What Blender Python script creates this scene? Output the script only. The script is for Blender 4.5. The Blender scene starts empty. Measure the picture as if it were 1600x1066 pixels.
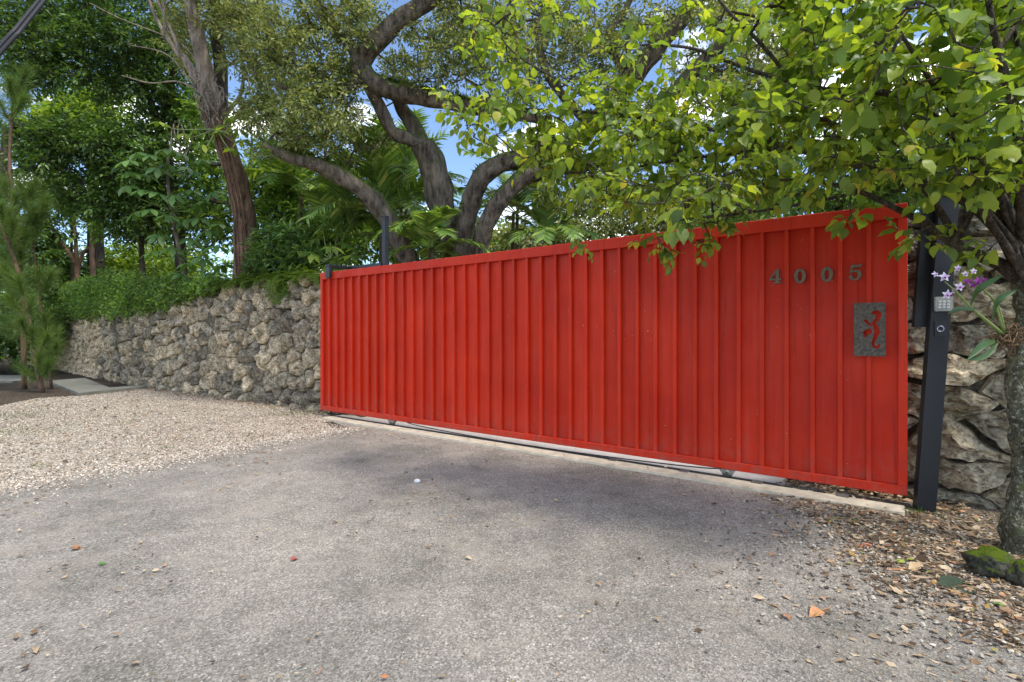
import bpy, math, random
import numpy as np
from mathutils import Vector, noise
random.seed(7)
rng = np.random.default_rng(7)
R = math.radians
sc = bpy.context.scene
col = sc.collection

# ------------------------------------------------------------------ camera
CAMH, FPX, HOR = 1.36, 800.0, 523.0
cam_d = bpy.data.cameras.new('camera')
cam_d.sensor_width = 36.0
cam_d.lens = 18.0
cam_d.shift_y = -10.0 / 1600.0
cam_d.clip_start = 0.05
cam_d.clip_end = 3000.0
cam = bpy.data.objects.new('camera', cam_d)
cam.location = (0, 0, CAMH)
cam.rotation_euler = (R(90), 0, 0)
col.objects.link(cam)
sc.camera = cam

# ------------------------------------------------------------------ sky, sun, exposure
SUN = Vector((0.37, -0.30, 0.88)).normalized()
FILL_CLOUD_SEED, FILL_CLOUD = 2.2, (13.5, 13.1, 12.5, 1)  # white clouds added for neutral fill light, seeded to keep the view mostly blue
world = bpy.data.worlds.new('World')
sc.world = world
world.use_nodes = True
wn = world.node_tree
sky = wn.nodes.new('ShaderNodeTexSky')
sky.sky_type = 'NISHITA'
sky.sun_disc = False
sky.sun_elevation = math.asin(SUN.z)
sky.sun_rotation = math.atan2(SUN.x, SUN.y)
sky.air_density = 0.75
sky.dust_density = 0.0
sky.ozone_density = 2.0
wn.nodes['Background'].inputs['Strength'].default_value = 0.15
def wnode(t, **kw):
    n = wn.nodes.new(t)
    for k, v in kw.items():
        if k in n.inputs: n.inputs[k].default_value = v
        else: setattr(n, k, v)
    return n
w_tc = wnode('ShaderNodeTexCoord'); w_sep = wnode('ShaderNodeSeparateXYZ'); wn.links.new(w_tc.outputs['Generated'], w_sep.inputs[0])
w_z = wnode('ShaderNodeMath', operation='ADD'); wn.links.new(w_sep.outputs[2], w_z.inputs[0]); w_z.inputs[1].default_value = 0.12
w_zm = wnode('ShaderNodeMath', operation='MAXIMUM'); wn.links.new(w_z.outputs[0], w_zm.inputs[0]); w_zm.inputs[1].default_value = 0.05
w_dx = wnode('ShaderNodeMath', operation='DIVIDE'); wn.links.new(w_sep.outputs[0], w_dx.inputs[0]); wn.links.new(w_zm.outputs[0], w_dx.inputs[1])
w_dy = wnode('ShaderNodeMath', operation='DIVIDE'); wn.links.new(w_sep.outputs[1], w_dy.inputs[0]); wn.links.new(w_zm.outputs[0], w_dy.inputs[1])
w_cmb = wnode('ShaderNodeCombineXYZ', Z=FILL_CLOUD_SEED); wn.links.new(w_dx.outputs[0], w_cmb.inputs[0]); wn.links.new(w_dy.outputs[0], w_cmb.inputs[1])
w_n = wnode('ShaderNodeTexNoise', Scale=1.6, Detail=8.0, Roughness=0.58); wn.links.new(w_cmb.outputs[0], w_n.inputs['Vector'])
w_r = wnode('ShaderNodeValToRGB'); w_r.color_ramp.elements[0].position = 0.52; w_r.color_ramp.elements[1].position = 0.66
wn.links.new(w_n.outputs[0], w_r.inputs[0])
w_mx = wnode('ShaderNodeMix', data_type='RGBA'); wn.links.new(w_r.outputs[0], w_mx.inputs[0]); wn.links.new(sky.outputs[0], w_mx.inputs[6])
w_mx.inputs[7].default_value = FILL_CLOUD
wn.links.new(w_mx.outputs[2], wn.nodes['Background'].inputs['Color'])
sun_d = bpy.data.lights.new('sun', 'SUN')
sun_d.energy = 1.8
sun_d.angle = R(8.0)
sun_d.color = (1.0, 0.93, 0.83)
sun = bpy.data.objects.new('sun', sun_d)
sun.rotation_euler = SUN.to_track_quat('Z', 'Y').to_euler()
sun.location = (0, -10, 30)
col.objects.link(sun)
sc.view_settings.view_transform = 'Standard'
sc.view_settings.look = 'None'
sc.view_settings.gamma = 1.0
sc.view_settings.use_curve_mapping = False
sc.view_settings.exposure = 1.04
sc.render.engine = 'CYCLES'
sc.cycles.max_bounces = 8
sc.cycles.diffuse_bounces = 4
sc.cycles.transmission_bounces = 6

# ------------------------------------------------------------------ helpers
def P(px, py, d):
    """a point of the place, from where it is seen in the photograph and its distance"""
    return np.array([(px - 800.0) / FPX * d, d, CAMH - (py - HOR) / FPX * d])

def G(px, py):
    d = FPX * CAMH / (py - HOR)
    return np.array([(px - 800.0) / FPX * d, d, 0.0])

def link(name, me, mat=None, parent=None, kind=None):
    o = bpy.data.objects.new(name, me)
    col.objects.link(o)
    if mat is not None and me is not None and not me.materials:
        me.materials.append(mat)
    if parent is not None:
        o.parent = parent
    if kind:
        o['kind'] = kind
    return o

def tag(o, label=None, cat=None, group=None, kind=None):
    if label: o['label'] = label
    if cat: o['category'] = cat
    if group: o['group'] = group
    if kind: o['kind'] = kind
    return o

def empty(name, loc, rz=0.0, label=None, cat=None, group=None):
    o = bpy.data.objects.new(name, None)
    o.empty_display_size = 0.2
    o.location = tuple(float(v) for v in loc)
    o.rotation_euler = (0, 0, rz)
    col.objects.link(o)
    return tag(o, label, cat, group)

def mesh_tris(name, V, F, smooth=True, origin=None):
    V = np.asarray(V, dtype=np.float32).reshape(-1, 3)
    F = np.asarray(F, dtype=np.int32).reshape(-1, 3)
    if origin is not None:
        V = V - np.asarray(origin, dtype=np.float32)
    me = bpy.data.meshes.new(name)
    me.vertices.add(len(V)); me.vertices.foreach_set('co', V.ravel())
    me.loops.add(len(F) * 3); me.loops.foreach_set('vertex_index', F.ravel())
    me.polygons.add(len(F))
    me.polygons.foreach_set('loop_start', np.arange(0, len(F) * 3, 3, dtype=np.int32))
    me.polygons.foreach_set('loop_total', np.full(len(F), 3, dtype=np.int32))
    me.polygons.foreach_set('use_smooth', np.full(len(F), smooth, dtype=bool))
    me.update(calc_edges=True)
    return me

class Acc:
    def __init__(self): self.V = []; self.F = []; self.n = 0
    def add(self, V, F):
        V = np.asarray(V, dtype=np.float64).reshape(-1, 3)
        F = np.asarray(F, dtype=np.int64).reshape(-1, 3)
        self.V.append(V); self.F.append(F + self.n); self.n += len(V)
        return self
    def box(self, x0, x1, y0, y1, z0, z1, bev=0.0):
        if bev <= 0:
            V = [(x, y, z) for z in (z0, z1) for y in (y0, y1) for x in (x0, x1)]
            Q = [(0, 2, 3, 1), (4, 5, 7, 6), (0, 1, 5, 4), (2, 6, 7, 3), (0, 4, 6, 2), (1, 3, 7, 5)]
            F = []
            for q in Q: F += [(q[0], q[1], q[2]), (q[0], q[2], q[3])]
            return self.add(V, F)
        V, F = bevel_box(x0, x1, y0, y1, z0, z1, bev)
        return self.add(V, F)
    def tube(self, pts, rad, sides=6, cap=True):
        V, F = tube(pts, rad, sides, cap)
        return self.add(V, F)
    def build(self, name, mat, parent=None, smooth=False, kind=None, origin=None):
        if not self.V: return None
        me = mesh_tris(name, np.concatenate(self.V), np.concatenate(self.F), smooth, origin)
        return link(name, me, mat, parent, kind)

def bevel_box(x0, x1, y0, y1, z0, z1, b):
    V = []
    for sz in (0, 1):
        for sy in (0, 1):
            for sx in (0, 1):
                X, Y, Z = (x0, x1)[sx], (y0, y1)[sy], (z0, z1)[sz]
                ix, iy, iz = X + b * (1 - 2 * sx), Y + b * (1 - 2 * sy), Z + b * (1 - 2 * sz)
                V += [(X, iy, iz), (ix, Y, iz), (ix, iy, Z)]
    V = np.array(V)
    F = []
    c = V.mean(0)
    def idx(sx, sy, sz, a): return (sz * 4 + sy * 2 + sx) * 3 + a
    def quad(a, b_, c_, d): F.extend([(a, b_, c_), (a, c_, d)])
    for s in (0, 1):
        quad(*[idx(s, y, z, 0) for y, z in ((0, 0), (1, 0), (1, 1), (0, 1))])
        quad(*[idx(x, s, z, 1) for x, z in ((0, 0), (1, 0), (1, 1), (0, 1))])
        quad(*[idx(x, y, s, 2) for x, y in ((0, 0), (1, 0), (1, 1), (0, 1))])
    for s in (0, 1):
        for t in (0, 1):
            quad(idx(s, t, 0, 0), idx(s, t, 0, 1), idx(s, t, 1, 1), idx(s, t, 1, 0))
            quad(idx(s, 0, t, 0), idx(s, 0, t, 2), idx(s, 1, t, 2), idx(s, 1, t, 0))
            quad(idx(0, s, t, 1), idx(0, s, t, 2), idx(1, s, t, 2), idx(1, s, t, 1))
    for sz in (0, 1):
        for sy in (0, 1):
            for sx in (0, 1):
                F.append((idx(sx, sy, sz, 0), idx(sx, sy, sz, 1), idx(sx, sy, sz, 2)))
    F = np.array(F)
    a, b2, c2 = V[F[:, 0]], V[F[:, 1]], V[F[:, 2]]
    n = np.cross(b2 - a, c2 - a)
    flip = ((a + b2 + c2) / 3 - c) * n
    m = flip.sum(1) < 0
    F[m] = F[m][:, ::-1]
    return V, F

def smooth_path(pts, rad=None, per=5):
    pts = np.asarray(pts, float)
    n = len(pts)
    ext = np.vstack([2 * pts[0] - pts[1], pts, 2 * pts[-1] - pts[-2]])
    out, rr = [], []
    for i in range(n - 1):
        p0, p1, p2, p3 = ext[i], ext[i + 1], ext[i + 2], ext[i + 3]
        for k in range(per):
            t = k / per
            out.append(0.5 * ((2 * p1) + (-p0 + p2) * t + (2 * p0 - 5 * p1 + 4 * p2 - p3) * t * t + (-p0 + 3 * p1 - 3 * p2 + p3) * t ** 3))
            if rad is not None: rr.append(rad[i] * (1 - t) + rad[i + 1] * t)
    out.append(pts[-1])
    if rad is not None: rr.append(rad[-1])
    return np.array(out), (np.array(rr) if rad is not None else None)

def tube(pts, rad, sides=6, cap=True, lump=0.0, lscale=3.0):
    pts = np.asarray(pts, float)
    n = len(pts)
    rad = np.broadcast_to(np.asarray(rad, float), (n,))
    tan = np.gradient(pts, axis=0)
    tan /= np.linalg.norm(tan, axis=1)[:, None] + 1e-9
    up = np.array([0.13, 0.21, 1.0]) if abs(tan[0][2]) < 0.85 else np.array([1.0, 0.2, 0.1])
    u = np.cross(tan[0], up); u /= np.linalg.norm(u)
    ang = np.arange(sides) / sides * 2 * math.pi
    ca, sa = np.cos(ang), np.sin(ang)
    V = np.zeros((n, sides, 3))
    for i in range(n):
        u = u - tan[i] * np.dot(u, tan[i]); u /= np.linalg.norm(u) + 1e-9
        v = np.cross(tan[i], u)
        r = rad[i]
        if lump > 0:
            rr = np.array([r * (1 + lump * noise.noise(Vector(pts[i] * lscale) + Vector((math.cos(a) * 1.3, math.sin(a) * 1.3, 0)))) for a in ang])
        else:
            rr = np.full(sides, r)
        V[i] = pts[i] + (rr * ca)[:, None] * u + (rr * sa)[:, None] * v
    i = np.arange(n - 1)[:, None]; j = np.arange(sides)[None, :]; k = (j + 1) % sides
    a, b, c, d = i * sides + j, i * sides + k, (i + 1) * sides + k, (i + 1) * sides + j
    F = np.concatenate([np.stack([a, b, c], -1).reshape(-1, 3), np.stack([a, c, d], -1).reshape(-1, 3)])
    V = V.reshape(-1, 3)
    if cap:
        V = np.vstack([V, pts[-1], pts[0]])
        e = (n - 1) * sides
        jj = np.arange(sides); kk = (jj + 1) % sides
        F = np.vstack([F, np.stack([e + jj, e + kk, np.full(sides, len(V) - 2)], -1), np.stack([kk, jj, np.full(sides, len(V) - 1)], -1)])
    return V, F

def unit(a):
    return a / (np.linalg.norm(a, axis=-1, keepdims=True) + 1e-9)

def inst(tV, tF, pos, axis, normal, scale):
    """one flat leaf (or pebble) shape repeated at many places"""
    pos = np.asarray(pos, float); N = len(pos)
    y = unit(np.asarray(axis, float)); z = np.asarray(normal, float)
    z = unit(z - y * (y * z).sum(1, keepdims=True))
    x = np.cross(y, z)
    s = np.asarray(scale, float)
    if s.ndim == 1: s = np.stack([s, s, s], 1)
    t = np.asarray(tV, float)
    V = pos[:, None, :] + (t[None, :, 0:1] * s[:, None, 0:1]) * x[:, None, :] + (t[None, :, 1:2] * s[:, None, 1:2]) * y[:, None, :] + (t[None, :, 2:3] * s[:, None, 2:3]) * z[:, None, :]
    F = np.asarray(tF)[None, :, :] + (np.arange(N) * len(t))[:, None, None]
    return V.reshape(-1, 3), F.reshape(-1, 3)

LEAF_S = ([(0, 0, 0), (-.23, .42, .07), (0, 1, -.06), (.23, .42, .07)], [(0, 2, 1), (0, 3, 2)])
LEAF_N = ([(0, 0, 0), (-.15, .45, .05), (0, 1, -.08), (.15, .45, .05)], [(0, 2, 1), (0, 3, 2)])
def heart(fold, droop, wave):
    ys = [0.0, 0.16, 0.38, 0.62, 0.82, 1.0]; ws = [0.10, 0.30, 0.36, 0.27, 0.13, 0.0]
    V = [(0, y, -droop * y * y) for y in ys]
    for sg in (1, -1):
        for k in range(5):
            V.append((sg * ws[k], ys[k] - (0.07 if k == 0 else 0.0), -droop * ys[k] ** 2 + fold * ws[k] + wave * (0.05 if k % 2 else -0.03)))
    F = []
    for sg, o_ in ((1, 6), (-1, 11)):
        for k in range(5):
            t_ = [(k, o_ + k, k + 1)] + ([(o_ + k, o_ + k + 1, k + 1)] if k < 4 else [])
            F += [q if sg > 0 else q[::-1] for q in t_]
    return V, F
LEAF_H = heart(0.22, 0.20, 0.5)
LEAF_H2 = heart(0.45, 0.10, -0.8)
LEAF_H3 = heart(-0.12, 0.42, 0.9)
LEAF_L = ([(0, 0, 0), (-.1, .3, .02), (0, .35, 0), (.1, .3, .02), (-.13, .62, -.02), (0, .68, -.05), (.13, .62, -.02), (0, 1, -.16)],
          [(0, 2, 1), (0, 3, 2), (1, 2, 4), (2, 5, 4), (2, 3, 5), (3, 6, 5), (4, 5, 7), (5, 6, 7)])
BLADE = ([(-.5, 0, 0), (.5, 0, 0), (.42, .5, .0), (-.42, .5, .0), (0, 1, -.12)], [(0, 1, 2), (0, 2, 3), (3, 2, 4)])
NEEDLE = ([(-.5, 0, 0), (.5, 0, 0), (0, 1, 0)], [(0, 1, 2)])
PEB = ([(1, 0, 0), (-1, 0.1, 0), (0, 1, .1), (0.1, -1, 0), (0, 0.1, .8), (0, 0, -.8), (.6, .6, .35), (-.6, -.6, .35)],
       [(4, 0, 6), (4, 6, 2), (6, 0, 2), (4, 2, 1), (4, 1, 7), (4, 7, 3), (7, 1, 3), (4, 3, 0), (5, 2, 0), (5, 1, 2), (5, 3, 1), (5, 0, 3)])

def rdir(n, upb=0.0, flat=1.0):
    a = rng.normal(size=(n, 3)); a[:, 2] = a[:, 2] * flat + upb
    return unit(a)

# ------------------------------------------------------------------ materials
def new_mat(name):
    m = bpy.data.materials.new(name); m.use_nodes = True
    nt = m.node_tree
    return m, nt, nt.nodes['Principled BSDF'], nt.nodes['Material Output']

def N(nt, t, **kw):
    n = nt.nodes.new(t)
    for k, v in kw.items():
        if k in n.inputs: n.inputs[k].default_value = v
        else: setattr(n, k, v)
    return n

def ramp(nt, fac, stops, interp='LINEAR'):
    r = nt.nodes.new('ShaderNodeValToRGB')
    r.color_ramp.interpolation = interp
    e = r.color_ramp.elements
    while len(e) < len(stops): e.new(0.5)
    for i, (p, c) in enumerate(stops):
        e[i].position = p
        e[i].color = (c, c, c, 1) if isinstance(c, (int, float)) else (c[0], c[1], c[2], 1)
    nt.links.new(fac, r.inputs[0])
    return r.outputs[0]

def mixc(nt, fac, a, b, mode='MIX'):
    m = nt.nodes.new('ShaderNodeMix'); m.data_type = 'RGBA'; m.blend_type = mode
    for s, v in ((m.inputs[0], fac), (m.inputs[6], a), (m.inputs[7], b)):
        if isinstance(v, (int, float)): s.default_value = v
        elif isinstance(v, tuple): s.default_value = (v[0], v[1], v[2], 1)
        else: nt.links.new(v, s)
    return m.outputs[2]

def coords(nt, kind='Object', scale=None):
    tc = nt.nodes.new('ShaderNodeTexCoord')
    o = tc.outputs[kind]
    if scale:
        mp = nt.nodes.new('ShaderNodeMapping'); mp.inputs['Scale'].default_value = scale
        nt.links.new(o, mp.inputs[0]); o = mp.outputs[0]
    return o

def gpos(nt, scale=None):
    g = nt.nodes.new('ShaderNodeNewGeometry'); o = g.outputs['Position']
    if scale:
        mp = nt.nodes.new('ShaderNodeMapping'); mp.inputs['Scale'].default_value = scale
        nt.links.new(o, mp.inputs[0]); o = mp.outputs[0]
    return o

def noise_tex(nt, vec, scale, detail=4, rough=0.55):
    n = N(nt, 'ShaderNodeTexNoise', Scale=scale, Detail=detail, Roughness=rough)
    nt.links.new(vec, n.inputs['Vector'])
    return n.outputs[0]

def voro(nt, vec, scale, feature='F1', out='Distance', rnd=1.0):
    n = nt.nodes.new('ShaderNodeTexVoronoi'); n.feature = feature
    n.inputs['Scale'].default_value = scale; n.inputs['Randomness'].default_value = rnd
    nt.links.new(vec, n.inputs['Vector'])
    return n.outputs[out]

def bump(nt, bs, h, strength=0.5, dist=0.02, chain=None):
    b = N(nt, 'ShaderNodeBump', Strength=strength, Distance=dist)
    nt.links.new(h, b.inputs['Height'])
    if chain is not None: nt.links.new(chain, b.inputs['Normal'])
    nt.links.new(b.outputs[0], bs.inputs['Normal'])
    return b.outputs[0]

def leaf_mat(name, stops, trans=0.4, tint=(1.35, 1.25, 0.55), rough=0.45, spec=0.35, clump=1.2, cl_lo=0.75, cl_hi=1.25):
    m, nt, bs, out = new_mat(name)
    g = nt.nodes.new('ShaderNodeNewGeometry')
    c = ramp(nt, g.outputs['Random Per Island'], stops)
    n = noise_tex(nt, g.outputs['Position'], clump, 2)
    v = ramp(nt, n, [(0.3, cl_lo), (0.7, cl_hi)])
    c = mixc(nt, 1.0, c, v, 'MULTIPLY')
    nt.links.new(c, bs.inputs['Base Color'])
    bs.inputs['Roughness'].default_value = rough
    bs.inputs['Specular IOR Level'].default_value = spec
    tr = nt.nodes.new('ShaderNodeBsdfTranslucent')
    nt.links.new(mixc(nt, 1.0, c, tint, 'MULTIPLY'), tr.inputs[0])
    mx = nt.nodes.new('ShaderNodeMixShader'); mx.inputs[0].default_value = trans
    nt.links.new(bs.outputs[0], mx.inputs[1]); nt.links.new(tr.outputs[0], mx.inputs[2])
    nt.links.new(mx.outputs[0], out.inputs[0])
    return m

def bark_mat(name, dark, light, scale=1.0, moss=None, moss_amt=0.5, lichen=None, stretch=(1, 1, 0.22)):
    m, nt, bs, out = new_mat(name)
    p = gpos(nt, tuple(s * scale for s in stretch))
    a = noise_tex(nt, p, 9, 6, 0.65)
    b = noise_tex(nt, gpos(nt), 2.2, 3)
    f = ramp(nt, a, [(0.32, 0.0), (0.62, 1.0)])
    c = mixc(nt, f, dark, light)
    c = mixc(nt, 1.0, c, ramp(nt, b, [(0.3, 0.7), (0.7, 1.25)]), 'MULTIPLY')
    if lichen:
        l = noise_tex(nt, gpos(nt), 42, 5, 0.7)
        c = mixc(nt, ramp(nt, l, [(0.54, 0.0), (0.62, 0.85)]), c, lichen)
    if moss:
        g = nt.nodes.new('ShaderNodeNewGeometry')
        sx = nt.nodes.new('ShaderNodeSeparateXYZ'); nt.links.new(g.outputs['Normal'], sx.inputs[0])
        ad = N(nt, 'ShaderNodeMath', operation='MULTIPLY_ADD'); nt.links.new(noise_tex(nt, gpos(nt), 5, 4), ad.inputs[0])
        ad.inputs[1].default_value = 0.8; hv = N(nt, 'ShaderNodeMath', operation='MULTIPLY'); nt.links.new(sx.outputs[2], hv.inputs[0]); hv.inputs[1].default_value = 0.5; nt.links.new(hv.outputs[0], ad.inputs[2])
        c = mixc(nt, ramp(nt, ad.outputs[0], [(0.62 - moss_amt * 0.5, 0.0), (0.80 - moss_amt * 0.5, 1.0)]), c, moss)
    nt.links.new(c, bs.inputs['Base Color'])
    bs.inputs['Roughness'].default_value = 0.9
    bs.inputs['Specular IOR Level'].default_value = 0.2
    vr = voro(nt, gpos(nt, tuple(q * scale * 5 for q in stretch)), 4.5, 'DISTANCE_TO_EDGE')
    b1 = bump(nt, bs, a, 0.9, 0.05)
    bump(nt, bs, vr, 0.6, 0.05, b1)
    return m

def simple(name, colr, rough=0.6, metal=0.0, vary=0.15, vscale=6.0, bumps=0.0, bscale=80):
    m, nt, bs, out = new_mat(name)
    n = noise_tex(nt, coords(nt), vscale, 5)
    c = mixc(nt, 1.0, colr, ramp(nt, n, [(0.25, 1 - vary), (0.75, 1 + vary)]), 'MULTIPLY')
    nt.links.new(c, bs.inputs['Base Color'])
    bs.inputs['Roughness'].default_value = rough; bs.inputs['Metallic'].default_value = metal
    if bumps: bump(nt, bs, noise_tex(nt, coords(nt), bscale, 4), bumps, 0.004)
    return m

def asphalt_mat():
    m, nt, bs, out = new_mat('worn_asphalt')
    p = gpos(nt)
    v = voro(nt, p, 125, out='Color')
    vb = N(nt, 'ShaderNodeRGBToBW'); nt.links.new(v, vb.inputs[0])
    vd = voro(nt, p, 125)
    fine = ramp(nt, vb.outputs[0], [(0.0, (0.10, 0.092, 0.08)), (0.4, (0.185, 0.172, 0.152)), (0.7, (0.265, 0.247, 0.22)), (0.9, (0.38, 0.355, 0.315)), (1.0, (0.66, 0.63, 0.56))])
    big = noise_tex(nt, p, 0.75, 5, 0.6)
    mid = noise_tex(nt, p, 4.5, 6, 0.7)
    c = mixc(nt, 1.0, fine, ramp(nt, big, [(0.32, (0.68, 0.69, 0.65)), (0.5, (1.0, 0.99, 0.97)), (0.68, (1.26, 1.21, 1.17))]), 'MULTIPLY')
    c = mixc(nt, 1.0, c, ramp(nt, mid, [(0.28, 0.78), (0.72, 1.2)]), 'MULTIPLY')
    st = noise_tex(nt, gpos(nt, (1, 1.6, 1)), 1.3, 4, 0.7)
    c = mixc(nt, ramp(nt, st, [(0.60, 0.0), (0.72, 0.45)]), c, (0.10, 0.105, 0.085))
    du = noise_tex(nt, p, 2.1, 5, 0.7)
    c = mixc(nt, ramp(nt, du, [(0.5, 0.0), (0.72, 0.5)]), c, (0.34, 0.30, 0.25))
    c = mixc(nt, ramp(nt, noise_tex(nt, p, 14, 5, 0.75), [(0.56, 0.0), (0.68, 0.35)]), c, (0.40, 0.36, 0.30))
    nt.links.new(c, bs.inputs['Base Color'])
    c = mixc(nt, 1.0, c, (1.18, 1.175, 1.16), 'MULTIPLY')
    nt.links.new(c, bs.inputs['Base Color'])
    bs.inputs['Roughness'].default_value = 0.92
    bs.inputs['Specular IOR Level'].default_value = 0.25
    b1 = bump(nt, bs, vd, 0.6, 0.008)
    bump(nt, bs, mid, 0.35, 0.03, b1)
    return m

def speck_ground(name, stops, scale=70, big=(0.8, 1.2), spec=0.2):
    m, nt, bs, out = new_mat(name)
    p = gpos(nt)
    vb = N(nt, 'ShaderNodeRGBToBW'); nt.links.new(voro(nt, p, scale, out='Color'), vb.inputs[0])
    c = ramp(nt, vb.outputs[0], stops)
    c = mixc(nt, 1.0, c, ramp(nt, noise_tex(nt, p, 1.1, 5, 0.65), [(0.3, big[0]), (0.7, big[1])]), 'MULTIPLY')
    nt.links.new(c, bs.inputs['Base Color'])
    bs.inputs['Roughness'].default_value = 0.95
    bs.inputs['Specular IOR Level'].default_value = spec
    b1 = bump(nt, bs, voro(nt, p, scale), 0.8, 0.012)
    bump(nt, bs, noise_tex(nt, p, 9, 4), 0.4, 0.04, b1)
    return m

def island_mat(name, stops, rough=0.9, trans=0.0, spec=0.25):
    m, nt, bs, out = new_mat(name)
    g = nt.nodes.new('ShaderNodeNewGeometry')
    c = ramp(nt, g.outputs['Random Per Island'], stops)
    c = mixc(nt, 1.0, c, ramp(nt, noise_tex(nt, g.outputs['Position'], 40, 3), [(0.3, 0.8), (0.7, 1.2)]), 'MULTIPLY')
    nt.links.new(c, bs.inputs['Base Color'])
    bs.inputs['Roughness'].default_value = rough
    bs.inputs['Specular IOR Level'].default_value = spec
    return m

def stone_mat(name, dark, mid, light, scale=1.0, moss=(0.07, 0.08, 0.03), pits=1.0, warm=(0.42, 0.33, 0.19), cap=None):
    m, nt, bs, out = new_mat(name)
    p = gpos(nt)
    oi = nt.nodes.new('ShaderNodeObjectInfo')
    a = noise_tex(nt, p, 7 * scale, 8, 0.68)
    b = noise_tex(nt, p, 26 * scale, 6, 0.7)
    v = voro(nt, p, 30 * scale)
    c = ramp(nt, a, [(0.30, dark), (0.48, mid), (0.66, light)])
    c = mixc(nt, 1.0, c, ramp(nt, b, [(0.36, 0.30), (0.48, 0.95), (0.66, 1.5)]), 'MULTIPLY')
    c = mixc(nt, 1.0, c, ramp(nt, oi.outputs['Random'], [(0.0, (0.5, 0.5, 0.5)), (0.35, (0.85, 0.84, 0.81)), (0.7, (1.15, 1.09, 1.0)), (1.0, (1.5, 1.38, 1.2))]), 'MULTIPLY')
    w = noise_tex(nt, p, 3.1, 4)
    c = mixc(nt, ramp(nt, w, [(0.58, 0.0), (0.72, 0.45)]), c, warm)
    ms = noise_tex(nt, p, 2.3, 6, 0.7)
    c = mixc(nt, ramp(nt, ms, [(0.54, 0.0), (0.68, 0.6)]), c, moss)
    if cap:
        g = nt.nodes.new('ShaderNodeNewGeometry'); sx = nt.nodes.new('ShaderNodeSeparateXYZ'); nt.links.new(g.outputs['Normal'], sx.inputs[0])
        ad = N(nt, 'ShaderNodeMath', operation='MULTIPLY_ADD'); nt.links.new(noise_tex(nt, p, 14, 5, 0.7), ad.inputs[0]); ad.inputs[1].default_value = 0.6; hv = N(nt, 'ShaderNodeMath', operation='MULTIPLY'); nt.links.new(sx.outputs[2], hv.inputs[0]); hv.inputs[1].default_value = 0.5; nt.links.new(hv.outputs[0], ad.inputs[2])
        c = mixc(nt, ramp(nt, ad.outputs[0], [(0.50, 0.0), (0.64, 1.0)]), c, cap)
    nt.links.new(c, bs.inputs['Base Color'])
    bs.inputs['Roughness'].default_value = 0.95
    bs.inputs['Specular IOR Level'].default_value = 0.15
    b1 = bump(nt, bs, a, 0.8, 0.06)
    b2 = bump(nt, bs, b, 0.9 * pits, 0.03, b1)
    bump(nt, bs, v, 0.5 * pits, 0.02, b2)
    return m

def red_mat():
    m, nt, bs, out = new_mat('red_gate_paint')
    p = gpos(nt)
    a = noise_tex(nt, p, 1.6, 5, 0.6)
    st = noise_tex(nt, gpos(nt, (6, 6, 0.5)), 2.0, 5, 0.6)
    c = ramp(nt, a, [(0.3, (0.51, 0.022, 0.006)), (0.7, (0.63, 0.035, 0.009))])
    c = mixc(nt, ramp(nt, st, [(0.50, 0.0), (0.74, 0.55)]), c, (0.58, 0.062, 0.032))
    dr = noise_tex(nt, gpos(nt, (9, 9, 0.35)), 3.0, 4, 0.6)
    c = mixc(nt, ramp(nt, dr, [(0.57, 0.0), (0.72, 0.45)]), c, (0.27, 0.012, 0.006))
    oi = nt.nodes.new('ShaderNodeObjectInfo')
    c = mixc(nt, 1.0, c, ramp(nt, oi.outputs['Random'], [(0, 0.9), (1, 1.08)]), 'MULTIPLY')
    ch = noise_tex(nt, p, 38, 2, 0.5)
    chm = ramp(nt, ch, [(0.755, 0.0), (0.77, 0.8)])
    c = mixc(nt, chm, c, (0.55, 0.36, 0.32))
    # dust gathered along the foot of the gate
    sx = nt.nodes.new('ShaderNodeSeparateXYZ'); nt.links.new(p, sx.inputs[0])
    lo = ramp(nt, sx.outputs[2], [(0.10, 0.6), (0.5, 0.0)])
    dn = ramp(nt, noise_tex(nt, p, 11, 5, 0.7), [(0.42, 0.0), (0.7, 1.0)])
    c = mixc(nt, mixc(nt, 1.0, lo, dn, 'MULTIPLY'), c, (0.30, 0.10, 0.075))
    nt.links.new(c, bs.inputs['Base Color'])
    nt.links.new(ramp(nt, noise_tex(nt, p, 5, 5), [(0.3, 0.40), (0.7, 0.62)]), bs.inputs['Roughness'])
    bs.inputs['Specular IOR Level'].default_value = 0.22
    b1 = bump(nt, bs, noise_tex(nt, gpos(nt, (1, 1, 0.35)), 3.5, 3), 0.25, 0.02)
    bump(nt, bs, noise_tex(nt, p, 120, 3), 0.06, 0.002, b1)
    return m

M = {}
M['red'] = red_mat()
M['asphalt'] = asphalt_mat()
M['soil'] = speck_ground('dark_soil', [(0.0, (0.03, 0.024, 0.017)), (0.6, (0.075, 0.058, 0.04)), (1.0, (0.16, 0.12, 0.085))], 40)
M['gravel_bed'] = speck_ground('gravel_bed', [(0.0, (0.20, 0.17, 0.13)), (0.5, (0.38, 0.33, 0.26)), (1.0, (0.62, 0.55, 0.46))], 60)
M['litter_bed'] = speck_ground('litter_bed', [(0.0, (0.05, 0.042, 0.03)), (0.5, (0.15, 0.12, 0.085)), (1.0, (0.34, 0.29, 0.22))], 70)
M['concrete'] = simple('pale_concrete', (0.50, 0.485, 0.45), 0.85, 0, 0.15, 5, 0.3)
M['strip'] = simple('threshold_concrete', (0.47, 0.42, 0.32), 0.9, 0, 0.3, 9, 0.5)
M['path'] = simple('mossy_concrete', (0.19, 0.19, 0.155), 0.9, 0, 0.3, 3, 0.4)
M['rail'] = simple('rusty_rail', (0.12, 0.095, 0.08), 0.6, 0.6, 0.35, 20, 0.3)
M['black'] = simple('black_paint', (0.008, 0.009, 0.012), 0.42, 0.0, 0.3, 8, 0.1)
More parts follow.
